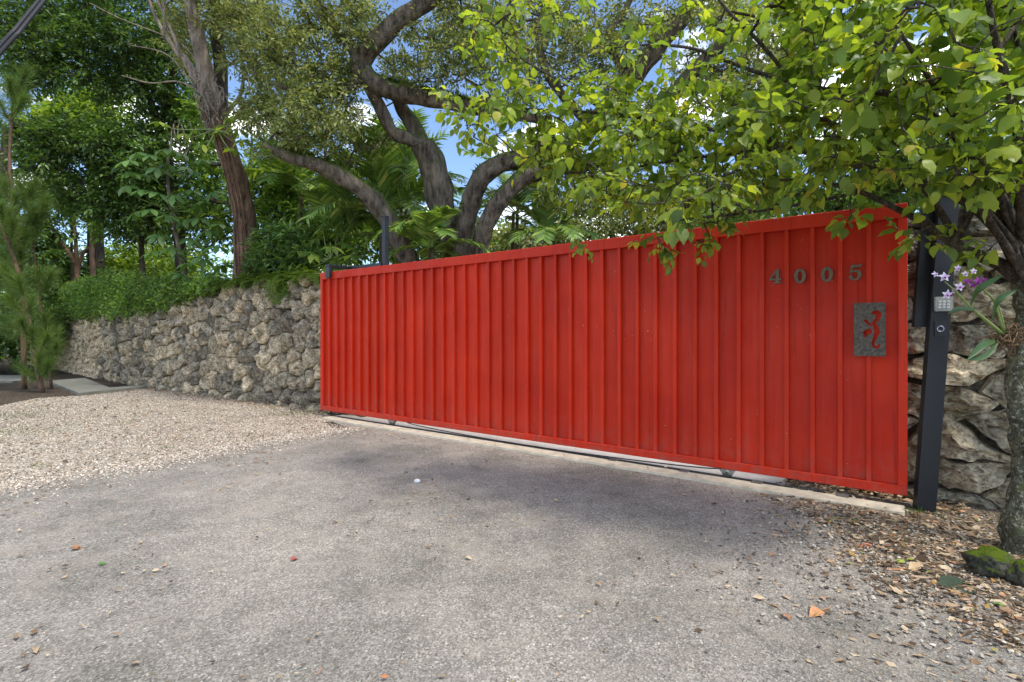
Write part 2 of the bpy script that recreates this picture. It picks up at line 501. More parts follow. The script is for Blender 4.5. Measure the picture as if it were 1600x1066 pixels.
M['steel'] = simple('dull_steel', (0.30, 0.30, 0.27), 0.5, 0.8, 0.3, 30, 0.2)
M['bronze'] = simple('tarnished_bronze', (0.17, 0.125, 0.085), 0.55, 0.5, 0.35, 50, 0.2)
M['plaque'] = simple('weathered_plate', (0.105, 0.086, 0.068), 0.65, 0.3, 0.7, 45, 0.25)
M['keypad'] = simple('keypad_case', (0.34, 0.34, 0.31), 0.5, 0.0, 0.12, 20)
M['keys'] = simple('keypad_keys', (0.68, 0.68, 0.66), 0.5)
M['dark_rubber'] = simple('dark_rubber', (0.02, 0.02, 0.022), 0.6)
M['ring'] = simple('ring_metal', (0.45, 0.5, 0.6), 0.3, 0.9)
M['stone'] = stone_mat('coral_stone', (0.085, 0.070, 0.050), (0.39, 0.33, 0.24), (0.68, 0.585, 0.44))
M['mortar'] = stone_mat('dark_mortar', (0.05, 0.044, 0.035), (0.13, 0.115, 0.09), (0.26, 0.23, 0.18))
M['ledge'] = stone_mat('ledge_stone', (0.14, 0.125, 0.095), (0.38, 0.34, 0.255), (0.60, 0.53, 0.40), 0.8, (0.085, 0.085, 0.035), 0.8, (0.40, 0.27, 0.11))
M['moss_rock'] = stone_mat('mossy_rock', (0.03, 0.032, 0.025), (0.085, 0.085, 0.07), (0.17, 0.17, 0.14), 1.6, (0.075, 0.105, 0.012), cap=(0.11, 0.16, 0.014))
M['oak_bark'] = bark_mat('oak_bark', (0.032, 0.025, 0.019), (0.22, 0.175, 0.13), 1.3, (0.085, 0.105, 0.03), 0.25)
M['lean_bark'] = bark_mat('brown_bark', (0.075, 0.042, 0.026), (0.27, 0.165, 0.105), 1.0)
M['grey_bark'] = bark_mat('grey_bark', (0.10, 0.076, 0.054), (0.36, 0.29, 0.22), 1.2)
M['dark_bark'] = bark_mat('dark_bark', (0.03, 0.024, 0.018), (0.12, 0.095, 0.07), 1.5)
M['vine_bark'] = bark_mat('vine_bark', (0.045, 0.036, 0.028), (0.17, 0.135, 0.10), 4.0)
M['lichen_bark'] = bark_mat('lichen_bark', (0.04, 0.04, 0.025), (0.18, 0.17, 0.105), 3.0, (0.06, 0.085, 0.02), 0.05, (0.43, 0.44, 0.34), (1, 1, 0.6))
M['root'] = bark_mat('aerial_root', (0.12, 0.09, 0.065), (0.38, 0.31, 0.24), 3.0)
M['palm_stem'] = bark_mat('palm_stem', (0.05, 0.045, 0.025), (0.19, 0.17, 0.09), 2.0, stretch=(0.3, 0.3, 1.5))
M['green_stem'] = simple('green_stem', (0.19, 0.26, 0.07), 0.5, 0, 0.2, 10)
M['vine_leaf'] = leaf_mat('vine_leaf', [(0.0, (0.095, 0.165, 0.036)), (0.35, (0.180, 0.275, 0.042)), (0.7, (0.295, 0.410, 0.052)), (0.965, (0.420, 0.500, 0.065)), (1.0, (0.50, 0.43, 0.07))], 0.55, (1.42, 1.32, 0.48), 0.42, 0.45, 1.4, 0.8, 1.2)
M['oak_leaf'] = leaf_mat('oak_leaf', [(0.0, (0.086, 0.122, 0.036)), (0.5, (0.200, 0.250, 0.072)), (0.85, (0.372, 0.415, 0.143)), (1.0, (0.543, 0.529, 0.243))], 0.4, (1.3, 1.2, 0.6), 0.45, 0.4, 0.8)
M['dark_leaf'] = leaf_mat('dark_leaf', [(0.0, (0.049, 0.091, 0.022)), (0.6, (0.109, 0.201, 0.043)), (1.0, (0.227, 0.350, 0.074))], 0.32, (1.3, 1.3, 0.5), 0.4, 0.45, 0.7, 0.6, 1.3)
M['mid_leaf'] = leaf_mat('mid_leaf', [(0.0, (0.069, 0.131, 0.028)), (0.6, (0.154, 0.270, 0.050)), (1.0, (0.323, 0.447, 0.077))], 0.42, (1.35, 1.3, 0.5), 0.42, 0.4, 0.8, 0.7, 1.3)
M['bright_leaf'] = leaf_mat('bright_leaf', [(0.0, (0.081, 0.144, 0.023)), (0.6, (0.196, 0.310, 0.040)), (1.0, (0.380, 0.460, 0.069))], 0.5, (1.3, 1.3, 0.5), 0.45, 0.3, 0.8)
M['palm_leaf'] = leaf_mat('palm_leaf', [(0.0, (0.101, 0.180, 0.043)), (0.6, (0.215, 0.345, 0.071)), (0.93, (0.374, 0.489, 0.107)), (1.0, (0.600, 0.575, 0.173))], 0.35, (1.3, 1.3, 0.5), 0.38, 0.5, 0.9)
M['umb_leaf'] = leaf_mat('umbrella_leaf', [(0.0, (0.075, 0.16, 0.045)), (1.0, (0.18, 0.31, 0.08))], 0.35, (1.3, 1.3, 0.5), 0.4, 0.45, 1.0)
M['pine_leaf'] = leaf_mat('pine_needles', [(0.0, (0.075, 0.14, 0.03)), (0.7, (0.17, 0.27, 0.06)), (1.0, (0.32, 0.36, 0.10))], 0.3, (1.2, 1.2, 0.6), 0.5, 0.3, 1.5)
M['fern'] = leaf_mat('fern_leaf', [(0.0, (0.05, 0.10, 0.014)), (0.6, (0.12, 0.20, 0.025)), (1.0, (0.24, 0.31, 0.04))], 0.4, (1.3, 1.3, 0.5), 0.5, 0.3, 2.0)
M['litter'] = island_mat('dry_litter', [(0.0, (0.055, 0.035, 0.02)), (0.3, (0.20, 0.13, 0.075)), (0.6, (0.38, 0.27, 0.16)), (0.85, (0.56, 0.45, 0.30)), (0.96, (0.42, 0.17, 0.07)), (1.0, (0.25, 0.30, 0.05))])
M['pebble'] = island_mat('pale_pebbles', [(0.0, (0.17, 0.135, 0.10)), (0.25, (0.38, 0.315, 0.245)), (0.6, (0.55, 0.485, 0.385)), (0.9, (0.74, 0.67, 0.57)), (1.0, (0.38, 0.21, 0.13))])
M['grey_pebble'] = island_mat('grey_pebbles', [(0.0, (0.10, 0.09, 0.075)), (0.4, (0.25, 0.22, 0.175)), (0.8, (0.44, 0.39, 0.31)), (1.0, (0.60, 0.55, 0.46))])

# ------------------------------------------------------------------ ground
def poly_sheet(name, pts, z, mat, kind='structure', sub=None):
    me = bpy.data.meshes.new(name)
    me.from_pydata([(float(p[0]), float(p[1]), z) for p in pts], [], [tuple(range(len(pts)))])
    return tag(link(name, me, mat), kind=kind)

o = poly_sheet('ground', [(-900, -900), (900, -900), (900, 900), (-900, 900)], -0.012, M['soil'])

# gate line: L (far end) to Rr (near end)
GL = np.array([-3.207, 8.638]); GR = np.array([3.117, 4.035])
GLEN = float(np.linalg.norm(GR - GL)); gu = (GR - GL) / GLEN; gn = np.array([-gu[1], gu[0]])   # gn points away from the camera
GANG = math.atan2(gu[1], gu[0])
def gate_pt(s, off, z=0.0):
    p = GL + gu * s + gn * off
    return np.array([p[0], p[1], z])

# asphalt: a real slab with a ragged edge against the gravel
edge = [(-60, 764), (0, 757), (110, 740), (230, 723), (310, 706), (400, 690), (480, 678), (545, 668)]
ep = [G(*e)[:2] for e in edge]
ep2, _ = smooth_path([(p[0], p[1], 0) for p in ep], None, 14)
ep2 = [(p[0] + 0.06 * noise.noise(Vector((p[0] * 5, p[1] * 5, 0))), p[1] + 0.13 * noise.noise(Vector((p[0] * 4, p[1] * 4, 3)))) for p in ep2]
a0 = gate_pt(0.55, -0.25); a1 = gate_pt(GLEN + 0.25, -0.25)
asph = [(-14, -1.0)] + [(-14, 4.4)] + list(ep2) + [tuple(a0[:2]), tuple(a1[:2]), (4.2, 2.4), (4.6, 0.5), (5.5, -6), (-14, -6)]
poly_sheet('driveway', asph, 0.0, M['asphalt'])
grav = [G(-260, 652), G(0, 634), G(60, 622), G(120, 619), G(235, 607), G(383, 622), G(500, 640)]
gv = [tuple(g[:2]) for g in grav] + [tuple(gate_pt(0.75, -0.2)[:2]), tuple(gate_pt(0.55, -0.36)[:2]), (-2.0, 6.6), (-3.5, 4.6), (-12, 3.2)]
poly_sheet('gravel_apron', gv, -0.005, M['gravel_bed'])
poly_sheet('inner_drive', [tuple(gate_pt(0.3, -0.10)[:2]), tuple(gate_pt(6.95, -0.10)[:2]), tuple(gate_pt(6.95, 6.0)[:2]), tuple(gate_pt(0.3, 6.0)[:2])], 0.012, M['concrete'])
poly_sheet('litter_bed', [tuple(gate_pt(6.9, -0.15)[:2]), tuple(gate_pt(9.4, 0.8)[:2]), (5.2, 1.0), (3.0, 1.5), (2.55, 2.2), (2.35, 2.9), (2.3, 3.5), (2.6, 4.0)], 0.004, M['litter_bed'])

# threshold: concrete strip in front of the rail
acc = Acc()
ns = 60
for i in range(ns):
    s0, s1 = 0.35 + i * (7.80 - 0.35) / ns, 0.35 + (i + 1) * (7.80 - 0.35) / ns
    w0 = 0.25 + 0.02 * noise.noise(Vector((s0 * 3, 0, 0))); w1 = 0.25 + 0.02 * noise.noise(Vector((s1 * 3, 0, 0)))
    V = [gate_pt(s0, -w0, 0.02), gate_pt(s1, -w1, 0.02), gate_pt(s1, -0.085, 0.03), gate_pt(s0, -0.085, 0.03), gate_pt(s0, -w0 - .012, -0.03), gate_pt(s1, -w1 - .012, -0.03)]
    acc.add(V, [(0, 1, 2), (0, 2, 3), (4, 5, 1), (4, 1, 0)])
acc.build('threshold_strip', M['strip'], None, False, 'structure')

# concrete path at the far left
pp = [G(75, 598), G(128, 592), G(168, 606), G(240, 604), G(238, 607), G(122, 619), G(112, 612)]
acc = Acc()
def slab(acc, pts, z0, z1):
    n = len(pts)
    V = [(p[0], p[1], z0) for p in pts] + [(p[0], p[1], z1) for p in pts]
    F = [(n, n + i, n + i + 1) for i in range(1, n - 1)]
    for i in range(n):
        j = (i + 1) % n
        F += [(i, j, n + j), (i, n + j, n + i)]
    acc.add(V, F)
pth = empty('path', (0, 0, 0)); pth['kind'] = 'structure'
acc = Acc(); slab(acc, [G(75, 598), G(132, 593), G(172, 609), G(122, 617)][::-1], -0.02, 0.05); acc.build('slab', M['path'], pth)
acc = Acc(); slab(acc, [G(122, 619.5), G(240, 606.5), G(236, 604.5), G(172, 610), G(121, 618)], -0.02, 0.07); acc.build('kerb_edge', M['path'], pth)
acc = Acc(); slab(acc, [G(-120, 590), G(-120, 598), G(20, 598), G(46, 595), G(44, 588)], -0.02, 0.04); acc.build('slab', M['path'], pth)

# ------------------------------------------------------------------ sliding gate
gate = empty('sliding_gate', (GL[0], GL[1], 0.0), GANG, 'long red ribbed metal sliding gate with house number 4005', 'gate')
Z0, Z1 = 0.095, 2.395
LG = GLEN
def part(name, boxes, mat, parent, bev=0.0, smooth=False, kind=None):
    a = Acc()
    for b in boxes: a.box(*b, bev)
    return a.build(name, mat, parent, smooth, kind)
part('top_rail', [(0, LG, -0.035, 0.035, Z1 - 0.115, Z1)], M['red'], gate, 0.004)
part('bottom_rail', [(0, LG, -0.033, 0.033, Z0, Z0 + 0.075)], M['red'], gate, 0.004)
part('stile', [(0.0, 0.06, -0.031, 0.031, Z0 + 0.075, Z1 - 0.115)], M['red'], gate, 0.003)
part('stile', [(LG - 0.06, LG, -0.031, 0.031, Z0 + 0.075, Z1 - 0.115)], M['red'], gate, 0.003)
x0, x1 = 0.06, LG - 0.06
pw = 0.1985
rib_x = [7.572 - pw * k for k in range(38)][::-1]
seam = [x0] + rib_x + [x1]
# pan: slightly dished sheet
def pan_mesh(k):
    nx, nz = 4, 10
    V, F = [], []
    zz0, zz1 = Z0 + 0.072, Z1 - 0.112
    for j in range(nz + 1):
        for i in range(nx + 1):
            x = -pw / 2 + pw * i / nx
            z = zz0 + (zz1 - zz0) * j / nz
            d = 0.006 * noise.noise(Vector((x * 4 + k * 7.3, z * 1.6, k * 3.1)))
            if i in (0, nx): d = 0
            V.append((x, 0.022 + d, z))
    for j in range(nz):
        for i in range(nx):
            a = j * (nx + 1) + i
            F += [(a, a + 1, a + nx + 2), (a, a + nx + 2, a + nx + 1)]
    return mesh_tris('panel', V, F, True)
pans = [pan_mesh(k) for k in range(6)]
rb = Acc()
hw, dp = 0.016, 0.046
prof = [(-hw - 0.005, 0.021), (-hw, 0.022 - dp), (hw, 0.022 - dp), (hw + 0.005, 0.021)]
zz0, zz1 = Z0 + 0.07, Z1 - 0.11
V = [(p[0], p[1], z) for z in (zz0, zz1) for p in prof]
F = []
for i in range(3): F += [(i, i + 1, i + 5), (i, i + 5, i + 4)]
rib_me = mesh_tris('rib', V, F, False)
for i in range(len(seam) - 1):
    o = link('panel', pans[i * 5 % 6], M['red'], gate); o.location.x = (seam[i] + seam[i + 1]) / 2
    o.scale.x = (seam[i + 1] - seam[i]) / pw
for x in rib_x:
    o = link('rib', rib_me, M['red'], gate); o.location.x = x
    o.rotation_euler.y = random.uniform(-0.0006, 0.0006)

# 2D outlines with holes, given thickness
def outline_mesh(name, loops, depth):
    cu = bpy.data.curves.new(name + '_outline', 'CURVE'); cu.dimensions = '2D'; cu.fill_mode = 'BOTH'; cu.extrude = depth / 2
    for lp in loops:
        sp = cu.splines.new('POLY'); sp.points.add(len(lp) - 1); sp.use_cyclic_u = True
        for k, (a, b) in enumerate(lp): sp.points[k].co = (a, b, 0, 1)
    t = bpy.data.objects.new('tmp', cu); col.objects.link(t)
    dg = bpy.context.evaluated_depsgraph_get()
    me = bpy.data.meshes.new_from_object(t.evaluated_get(dg))
    bpy.data.objects.remove(t); bpy.data.curves.remove(cu)
    me.name = name
    return me
def ell(cx, cy, rx, ry, n=28, rot=0.0):
    return [(cx + rx * math.cos(a) * math.cos(rot) - ry * math.sin(a) * math.sin(rot), cy + rx * math.cos(a) * math.sin(rot) + ry * math.sin(a) * math.cos(rot)) for a in [i / n * 2 * math.pi for i in range(n)]]
d0 = [ell(0, 0, 0.047, 0.064), ell(0, 0, 0.017, 0.042)]
d4 = [[(-0.05, -0.022), (0.012, 0.064), (0.034, 0.064), (0.034, -0.02), (0.052, -0.02), (0.052, -0.036), (0.034, -0.036), (0.034, -0.05), (0.05, -0.052), (0.05, -0.064), (-0.012, -0.064), (-0.012, -0.052), (0.006, -0.05), (0.006, -0.036), (-0.05, -0.036)],
      [(-0.03, -0.02), (0.006, -0.02), (0.006, 0.03)]]
d5 = [[(-0.03, 0.064), (0.043, 0.064), (0.05, 0.072), (0.042, 0.042), (-0.016, 0.042), (-0.02, 0.016), (0.0, 0.023), (0.022, 0.021), (0.04, 0.008), (0.048, -0.016), (0.044, -0.038), (0.028, -0.056), (0.004, -0.064), (-0.022, -0.062), (-0.042, -0.05), (-0.048, -0.034), (-0.04, -0.02), (-0.024, -0.02), (-0.016, -0.03), (-0.02, -0.042), (-0.006, -0.05), (0.008, -0.048), (0.018, -0.036), (0.02, -0.016), (0.014, 0.0), (-0.002, 0.006), (-0.018, 0.002), (-0.03, -0.008), (-0.04, -0.006)]]
def s_at(px):           # where along the gate a picture column falls
    k = (px - 800) / FPX
    return (k * GL[1] - GL[0]) / (gu[0] - k * gu[1])
def z_at(px, py):
    s = s_at(px); d = GL[1] + gu[1] * s
    return CAMH - (py - HOR) / FPX * d
for ch, loops, px, py in (('digit', d4, 1211, 432), ('digit', d0, 1250, 431.5), ('digit', d0, 1292, 429), ('digit', d5, 1336, 426)):
    me = outline_mesh('digit', loops, 0.016)
    o = link('digit', me, M['bronze'], gate)
    o.location = (s_at(px), 0.006, z_at(px, py)); o.rotation_euler = (R(90), 0, 0)
    o.scale = (0.95, 1.0, 1)
# plaque with a cut-out curling figure
def blob(path, rad):
    p, r = smooth_path([(a, b, 0) for a, b in path], rad, 5)
    t = np.gradient(p, axis=0); nrm = np.stack([-t[:, 1], t[:, 0]], 1); nrm = nrm / (np.linalg.norm(nrm, axis=1)[:, None] + 1e-9)
    l = p[:, :2] + nrm * r[:, None]; rr = p[:, :2] - nrm * r[:, None]
    return [tuple(x) for x in l] + [tuple(x) for x in rr[::-1]]
PW, PH = 0.105, 0.215
body = blob([(0.012, 0.125), (0.04, 0.135), (0.058, 0.118), (0.05, 0.08), (0.03, 0.055), (0.042, 0.015), (0.05, -0.02), (0.038, -0.055), (0.03, -0.085), (0.022, -0.115), (0.034, -0.14), (0.056, -0.138), (0.066, -0.118)],
            [0.006, 0.018, 0.022, 0.016, 0.012, 0.018, 0.02, 0.016, 0.011, 0.009, 0.009, 0.010, 0.007])
w1 = [(-0.045, 0.085), (-0.03, 0.078), (-0.018, 0.082), (-0.004, 0.06), (0.012, 0.04), (0.018, 0.015), (0.0, 0.03), (-0.02, 0.045), (-0.03, 0.06)]
w2 = [(-0.05, -0.02), (-0.03, -0.01), (-0.012, 0.008), (0.014, 0.0), (0.018, -0.022), (0.0, -0.04), (-0.016, -0.044), (-0.022, -0.06), (-0.036, -0.07), (-0.034, -0.045)]
me = outline_mesh('plaque', [[(-PW, -PH), (PW, -PH), (PW, PH), (-PW, PH)], body, w1, w2], 0.006)
o = link('plaque', me, M['plaque'], gate)
o.location = (s_at(1359), -0.085, z_at(1359, 515)); o.rotation_euler = (R(90), 0, 0)
o['label'] = 'grey weathered plate with a cut-out curling figure'
for dx in (-0.06, 0.06):
    a = Acc(); a.tube([(s_at(1359) + dx, -0.083, z_at(1359, 515) + 0.17), (s_at(1359) + dx, 0.012, z_at(1359, 515) + 0.17)], 0.008, 8); a.build('standoff', M['steel'], gate, True)
# wheels with their brackets
def disc(acc, c, r, y0, y1, n=20):
    a = np.arange(n) / n * 2 * math.pi
    V = [(c[0] + r * math.cos(t), y, c[1] + r * math.sin(t)) for y in (y0, y1) for t in a] + [(c[0], y0, c[1]), (c[0], y1, c[1])]
    F = []
    for i in range(n):
        j = (i + 1) % n
        F += [(i, j, n + j), (i, n + j, n + i), (2 * n, j, i), (2 * n + 1, n + i, n + j)]
    acc.add(V, F)
for wx in (s_at(1137), s_at(613)):
    br = Acc()
    prof = [(-0.075, Z0 - 0.002), (0.075, Z0 - 0.002), (0.05, 0.06), (0.0, 0.045), (-0.05, 0.06)]
    for y0_, y1_ in ((-0.03, -0.025), (0.025, 0.03)):
        V = [(wx + a, y, b) for y in (y0_, y1_) for a, b in prof]
        F = [(0, 1, 2), (0, 2, 3), (0, 3, 4), (5, 7, 6), (5, 8, 7), (5, 9, 8)]
        for i in range(5):
            j = (i + 1) % 5; F += [(i, j, 5 + j), (i, 5 + j, 5 + i)]
        br.add(V, F)
    b = br.build('wheel_bracket', M['steel'], gate)
    w = Acc(); disc(w, (wx, 0.068), 0.05, -0.022, 0.022, 22); disc(w, (wx, 0.068), 0.022, -0.034, 0.034, 14)
    w.build('wheel', M['steel'], b, True)
    w = Acc(); disc(w, (wx, 0.068), 0.010, -0.040, -0.034, 8); w.build('axle_bolt', M['rail'], b)
# drive chain sagging under the gate
c0, c1 = s_at(640), s_at(1128)
cp = [(c0 + (c1 - c0) * t, -0.05, Z0 + 0.0 - 0.062 * (1 - (2 * min(t * 1.35, 1) - 1) ** 2 if t < 0.37 else 1.0) + (0.0 if t < .7 else 0.06 * ((t - .7) / .3) ** 2)) for t in np.linspace(0, 1, 40)]
cp = [(c0 + (c1 - c0) * t, -0.045, Z0 + 0.004 - 0.06 * math.sin(math.pi * min(1, t * 1.0)) ** 0.6) for t in np.linspace(0, 1, 50)]
a = Acc(); a.tube(cp, 0.007, 6); a.build('drive_chain', M['dark_rubber'], gate, True)

# ground rail under the gate
rail = empty('gate_track', gate_pt(0, 0), GANG, 'rusty ground rail set under the red gate', 'rail')
part('rail_bar', [(0.45, LG + 0.02, -0.012, 0.012, 0.0, 0.028)], M['rail'], rail, 0.003)
part('rail_plate', [(0.45, LG + 0.01, -0.083, 0.05, -0.01, 0.016)], M['rail'], rail)
for s in (5.3, 6.05, 6.7, 7.35):
    part('rail_clip', [(s, s + 0.09, -0.11, -0.014, 0.0165, 0.036)], M['rail'], rail, 0.004)

# ------------------------------------------------------------------ posts
def slanted_box(acc, base, ax, ay, w, d, z0, z1, lean):
    """a post whose foot and head are w by d, its head shifted by lean"""
    V = []
    for z in (z0, z1):
        t = (z - z0) / (z1 - z0)
        c = np.array([base[0] + lean[0] * t, base[1] + lean[1] * t])
        for a_, b_ in ((-1, -1), (1, -1), (1, 1), (-1, 1)):
            p = c + ax * a_ * w / 2 + ay * b_ * d / 2
            V.append((p[0], p[1], z))
    acc.add(V, [(0, 2, 1), (0, 3, 2), (4, 5, 6), (4, 6, 7), (0, 1, 5), (0, 5, 4), (1, 2, 6), (1, 6, 5), (2, 3, 7), (2, 7, 6), (3, 0, 4), (3, 4, 7)])
pb = G(1454.5, 803)
post = empty('gate_post', (pb[0], pb[1] + 0.07, 0), 0, 'leaning black steel gate post with keypad at the near end of the gate', 'post')
ang = R(-24); ax = np.array([math.cos(ang), math.sin(ang)]); ay = np.array([-ax[1], ax[0]])
lean = (0.185, 0.0)
acc = Acc(); slanted_box(acc, (0, 0), ax, ay, 0.12, 0.10, -0.05, 2.42, lean); acc.build('shaft', M['black'], post)
acc = Acc(); slanted_box(acc, (lean[0], lean[1]), ax, ay, 0.15, 0.115, 2.42, 2.435, (0, 0)); acc.build('cap', M['black'], post)
def post_c(z): return np.array([lean[0] * (z + 0.05) / 2.47, 0.0])
acc = Acc(); cc = post_c(1.9) - ax * 0.115 + ay * 0.08
slanted_box(acc, cc, ax, ay, 0.10, 0.08, 1.42, 2.40, (0.07, 0)); acc.build('catch_channel', M['black'], post)
def on_front(z, off): return post_c(z) - ay * (0.05 + off)
def front_box(name, z0, z1, w, d, mat, parent, shift=0.0, off=0.0):
    acc = Acc(); c = on_front((z0 + z1) / 2, off + d / 2) + ax * shift
    slanted_box(acc, c, ax, ay, w, d, z0, z1, (0.0, 0.0)); return acc.build(name, mat, parent)
dpost = pb[1] + 0.03
zk = CAMH - (475.5 - HOR) / FPX * dpost
kp = front_box('keypad', zk - 0.055, zk + 0.055, 0.105, 0.035, M['keypad'], post, 0.005)
for r_ in range(3):
    for c_ in range(3):
        front_box('key', zk + 0.012 - r_ * 0.022, zk + 0.026 - r_ * 0.022, 0.017, 0.004, M['keys'], kp, 0.005 + (c_ - 1) * 0.026, 0.0352)
zl = CAMH - (514 - HOR) / FPX * dpost
lk = front_box('sensor_box', zl - 0.055, zl + 0.06, 0.07, 0.014, M['dark_rubber'], post, 0.0)
tp = []
c = on_front(zl, 0.0155)
for i in range(25):
    a_ = i / 24 * 2 * math.pi
    q = c + ax * 0.02 * math.cos(a_); tp.append((q[0], q[1], zl + 0.02 * math.sin(a_)))
a = Acc(); a.tube(tp, 0.0035, 6, False); a.build('ring', M['ring'], lk, True)

# guide post and bracket at the far end
gb = gate_pt(s_at(572), 0.38)
gp = empty('guide_post', (gb[0], gb[1], 0), GANG, 'slim dark steel post standing behind the far end of the gate', 'post')
dz = gb[1]
ztop = CAMH - (340 - HOR) / FPX * dz
part('shaft', [(-0.04, 0.04, -0.04, 0.04, 0, ztop)], M['black'], gp, 0.004)
part('cap', [(-0.046, 0.046, -0.046, 0.046, ztop, ztop + 0.02)], M['black'], gp, 0.003)
s5 = s_at(516) - s_at(572)
part('guide_arm', [(s5, -0.042, -0.06, 0.0, 2.455, 2.52)], M['black'], gp, 0.004)
part('roller_bracket', [(s5 - 0.02, s5 + 0.10, -0.47, -0.062, 2.47, 2.515)], M['black'], gp, 0.004)
acc = Acc(); acc.box(s5, s5 + 0.11, -0.475, -0.425, 2.29, 2.469, 0.005); acc.build('guide_roller', M['black'], gp)

# ------------------------------------------------------------------ stone walls
def clip_poly(poly, p, n):
    """keep the side of the line through p where (x-p).n <= 0"""
    out = []
    for i in range(len(poly)):
        a, b = poly[i], poly[(i + 1) % len(poly)]
        da = (a[0] - p[0]) * n[0] + (a[1] - p[1]) * n[1]; db = (b[0] - p[0]) * n[0] + (b[1] - p[1]) * n[1]
        if da <= 0: out.append(a)
        if (da < 0) != (db < 0) and da != db:
            t = da / (da - db); out.append((a[0] + (b[0] - a[0]) * t, a[1] + (b[1] - a[1]) * t))
    return out

def cells(pts, asp, bounds):
    """polygons nearest to each point; asp stretches the cells sideways"""
    S = np.array(pts) * np.array([1 / asp, 1])
    res = []
    x0, x1, y0, y1 = bounds
    for i in range(len(S)):
        d = ((S - S[i]) ** 2).sum(1)
        near = np.argsort(d)[1:16]
        poly = [(x0 / asp, y0), (x1 / asp, y0), (x1 / asp, y1), (x0 / asp, y1)]
        for j in near:
            m = (S[i] + S[j]) / 2; poly = clip_poly(poly, m, S[j] - S[i])
            if len(poly) < 3: break
        res.append([(p[0] * asp, p[1]) for p in poly] if len(poly) >= 3 else None)
    return res

def stone_geo(poly, gap, bulge, seed, n=18, rough=0.03, back=0.22, rings=(1.0, 0.9, 0.68, 0.38), sm=0.12, lay=0.0):
    c = np.mean(np.array(poly), 0)
    P2 = np.array(poly)
    L = np.concatenate([P2, P2[:1]])
    seg = np.linalg.norm(np.diff(L, axis=0), axis=1); cum = np.concatenate([[0], np.cumsum(seg)])
    t = np.linspace(0, cum[-1], n, endpoint=False)
    q = np.stack([np.interp(t, cum, L[:, 0]), np.interp(t, cum, L[:, 1])], 1)
    q = sm * np.roll(q, 1, 0) + (1 - 2 * sm) * q + sm * np.roll(q, -1, 0)
    rad = np.linalg.norm(q - c, axis=1).mean()
    q = c + (q - c) * max(0.3, 1 - gap / rad)
    for j in range(n):
        w = noise.noise_vector(Vector((q[j][0] * 6, q[j][1] * 6, seed))); q[j] += np.array([w.x, w.y]) * rough * (0.9 if lay else 0.5)
    # the face is the lowest of a few random cutting planes: a chipped block
    bl = bulge * random.uniform(0.45, 1.35)
    cuts = [(bl, random.uniform(-.3, .3), random.uniform(-.3, .3))]
    for k in range(6):
        a_ = random.uniform(0, 6.28); sl = random.uniform(0.35, 1.5)
        cuts.append((bl + sl * rad * random.uniform(0.25, 0.75), -sl * math.cos(a_), -sl * math.sin(a_)))
    def depth(p):
        d = p - c
        h = max(min(k_[0] + k_[1] * d[0] + k_[2] * d[1] for k_ in cuts), bl * (0.3 if lay else 0.1))
        v = Vector((p[0], p[1], seed * 0.37))
        h += rough * (0.8 * noise.fractal(v * 6.0, 0.9, 2.2, 3) + 1.1 * (0.5 - abs(noise.noise(v * 12.0))))
        if lay: h += lay * (abs(((p[1] * 11 + 1.3 * noise.noise(v * 3.0)) % 1.0) - 0.5) - 0.25)
        return h
    V = []
    for k in (-1,) + tuple(range(len(rings))):
        f = 0.9 if k == -1 else rings[k]
        for j in range(n):
            p = c + (q[j] - c) * f
            if k == -1: V.append((p[0], p[1], -back)); continue
            h = depth(p)
            if k == 0: h = min(h - 0.35 * rad * 0.5, bl * 0.2)
            jv = noise.noise_vector(Vector((p[0] * 13, p[1] * 13, seed + 20)))
            V.append((p[0] + jv.x * rough * 0.35, p[1] + jv.y * rough * 0.35, h))
    V.append((c[0], c[1], depth(c)))
    F = []
    nr = len(rings) + 1
    for k in range(nr - 1):
        for j in range(n):
            j2 = (j + 1) % n
            a, b, c2, d = k * n + j, k * n + j2, (k + 1) * n + j2, (k + 1) * n + j
            F += [(a, b, c2), (a, c2, d)] if (j + k) % 2 else [(a, b, d), (b, c2, d)]
    e = (nr - 1) * n
    for j in range(n): F.append((e + j, e + (j + 1) % n, nr * n))
    return np.array(V), np.array(F)

def relax_points(n_target, bounds, smin, smax, asp):
    pts = []; x0, x1, y0, y1 = bounds
    tries = 0
    sizes = []
    while tries < n_target * 60:
        tries += 1
        p = (random.uniform(x0, x1), random.uniform(y0, y1))
        s = random.uniform(smin, smax) * (1.15 - 0.25 * (p[1] - y0) / (y1 - y0))
        ok = True
        for q, t in zip(pts, sizes):
            if abs(p[0] - q[0]) > 1.2: continue
            if ((p[0] - q[0]) / asp) ** 2 + (p[1] - q[1]) ** 2 < ((s + t) / 2) ** 2: ok = False; break
        if ok: pts.append(p); sizes.append(s)
    return pts

class WallPath:
    def __init__(self, plan):
        self.p = np.array(plan, float); self.d = np.concatenate([[0], np.cumsum(np.linalg.norm(np.diff(self.p, axis=0), axis=1))])
    def at(self, s):
        x = np.interp(s, self.d, self.p[:, 0]); y = np.interp(s, self.d, self.p[:, 1])
        e = 0.4
        a = np.array([np.interp(s - e, self.d, self.p[:, 0]), np.interp(s - e, self.d, self.p[:, 1])])
        b = np.array([np.interp(s + e, self.d, self.p[:, 0]), np.interp(s + e, self.d, self.p[:, 1])])
        t = (b - a) / (np.linalg.norm(b - a) + 1e-9)
        return np.array([x, y]), t

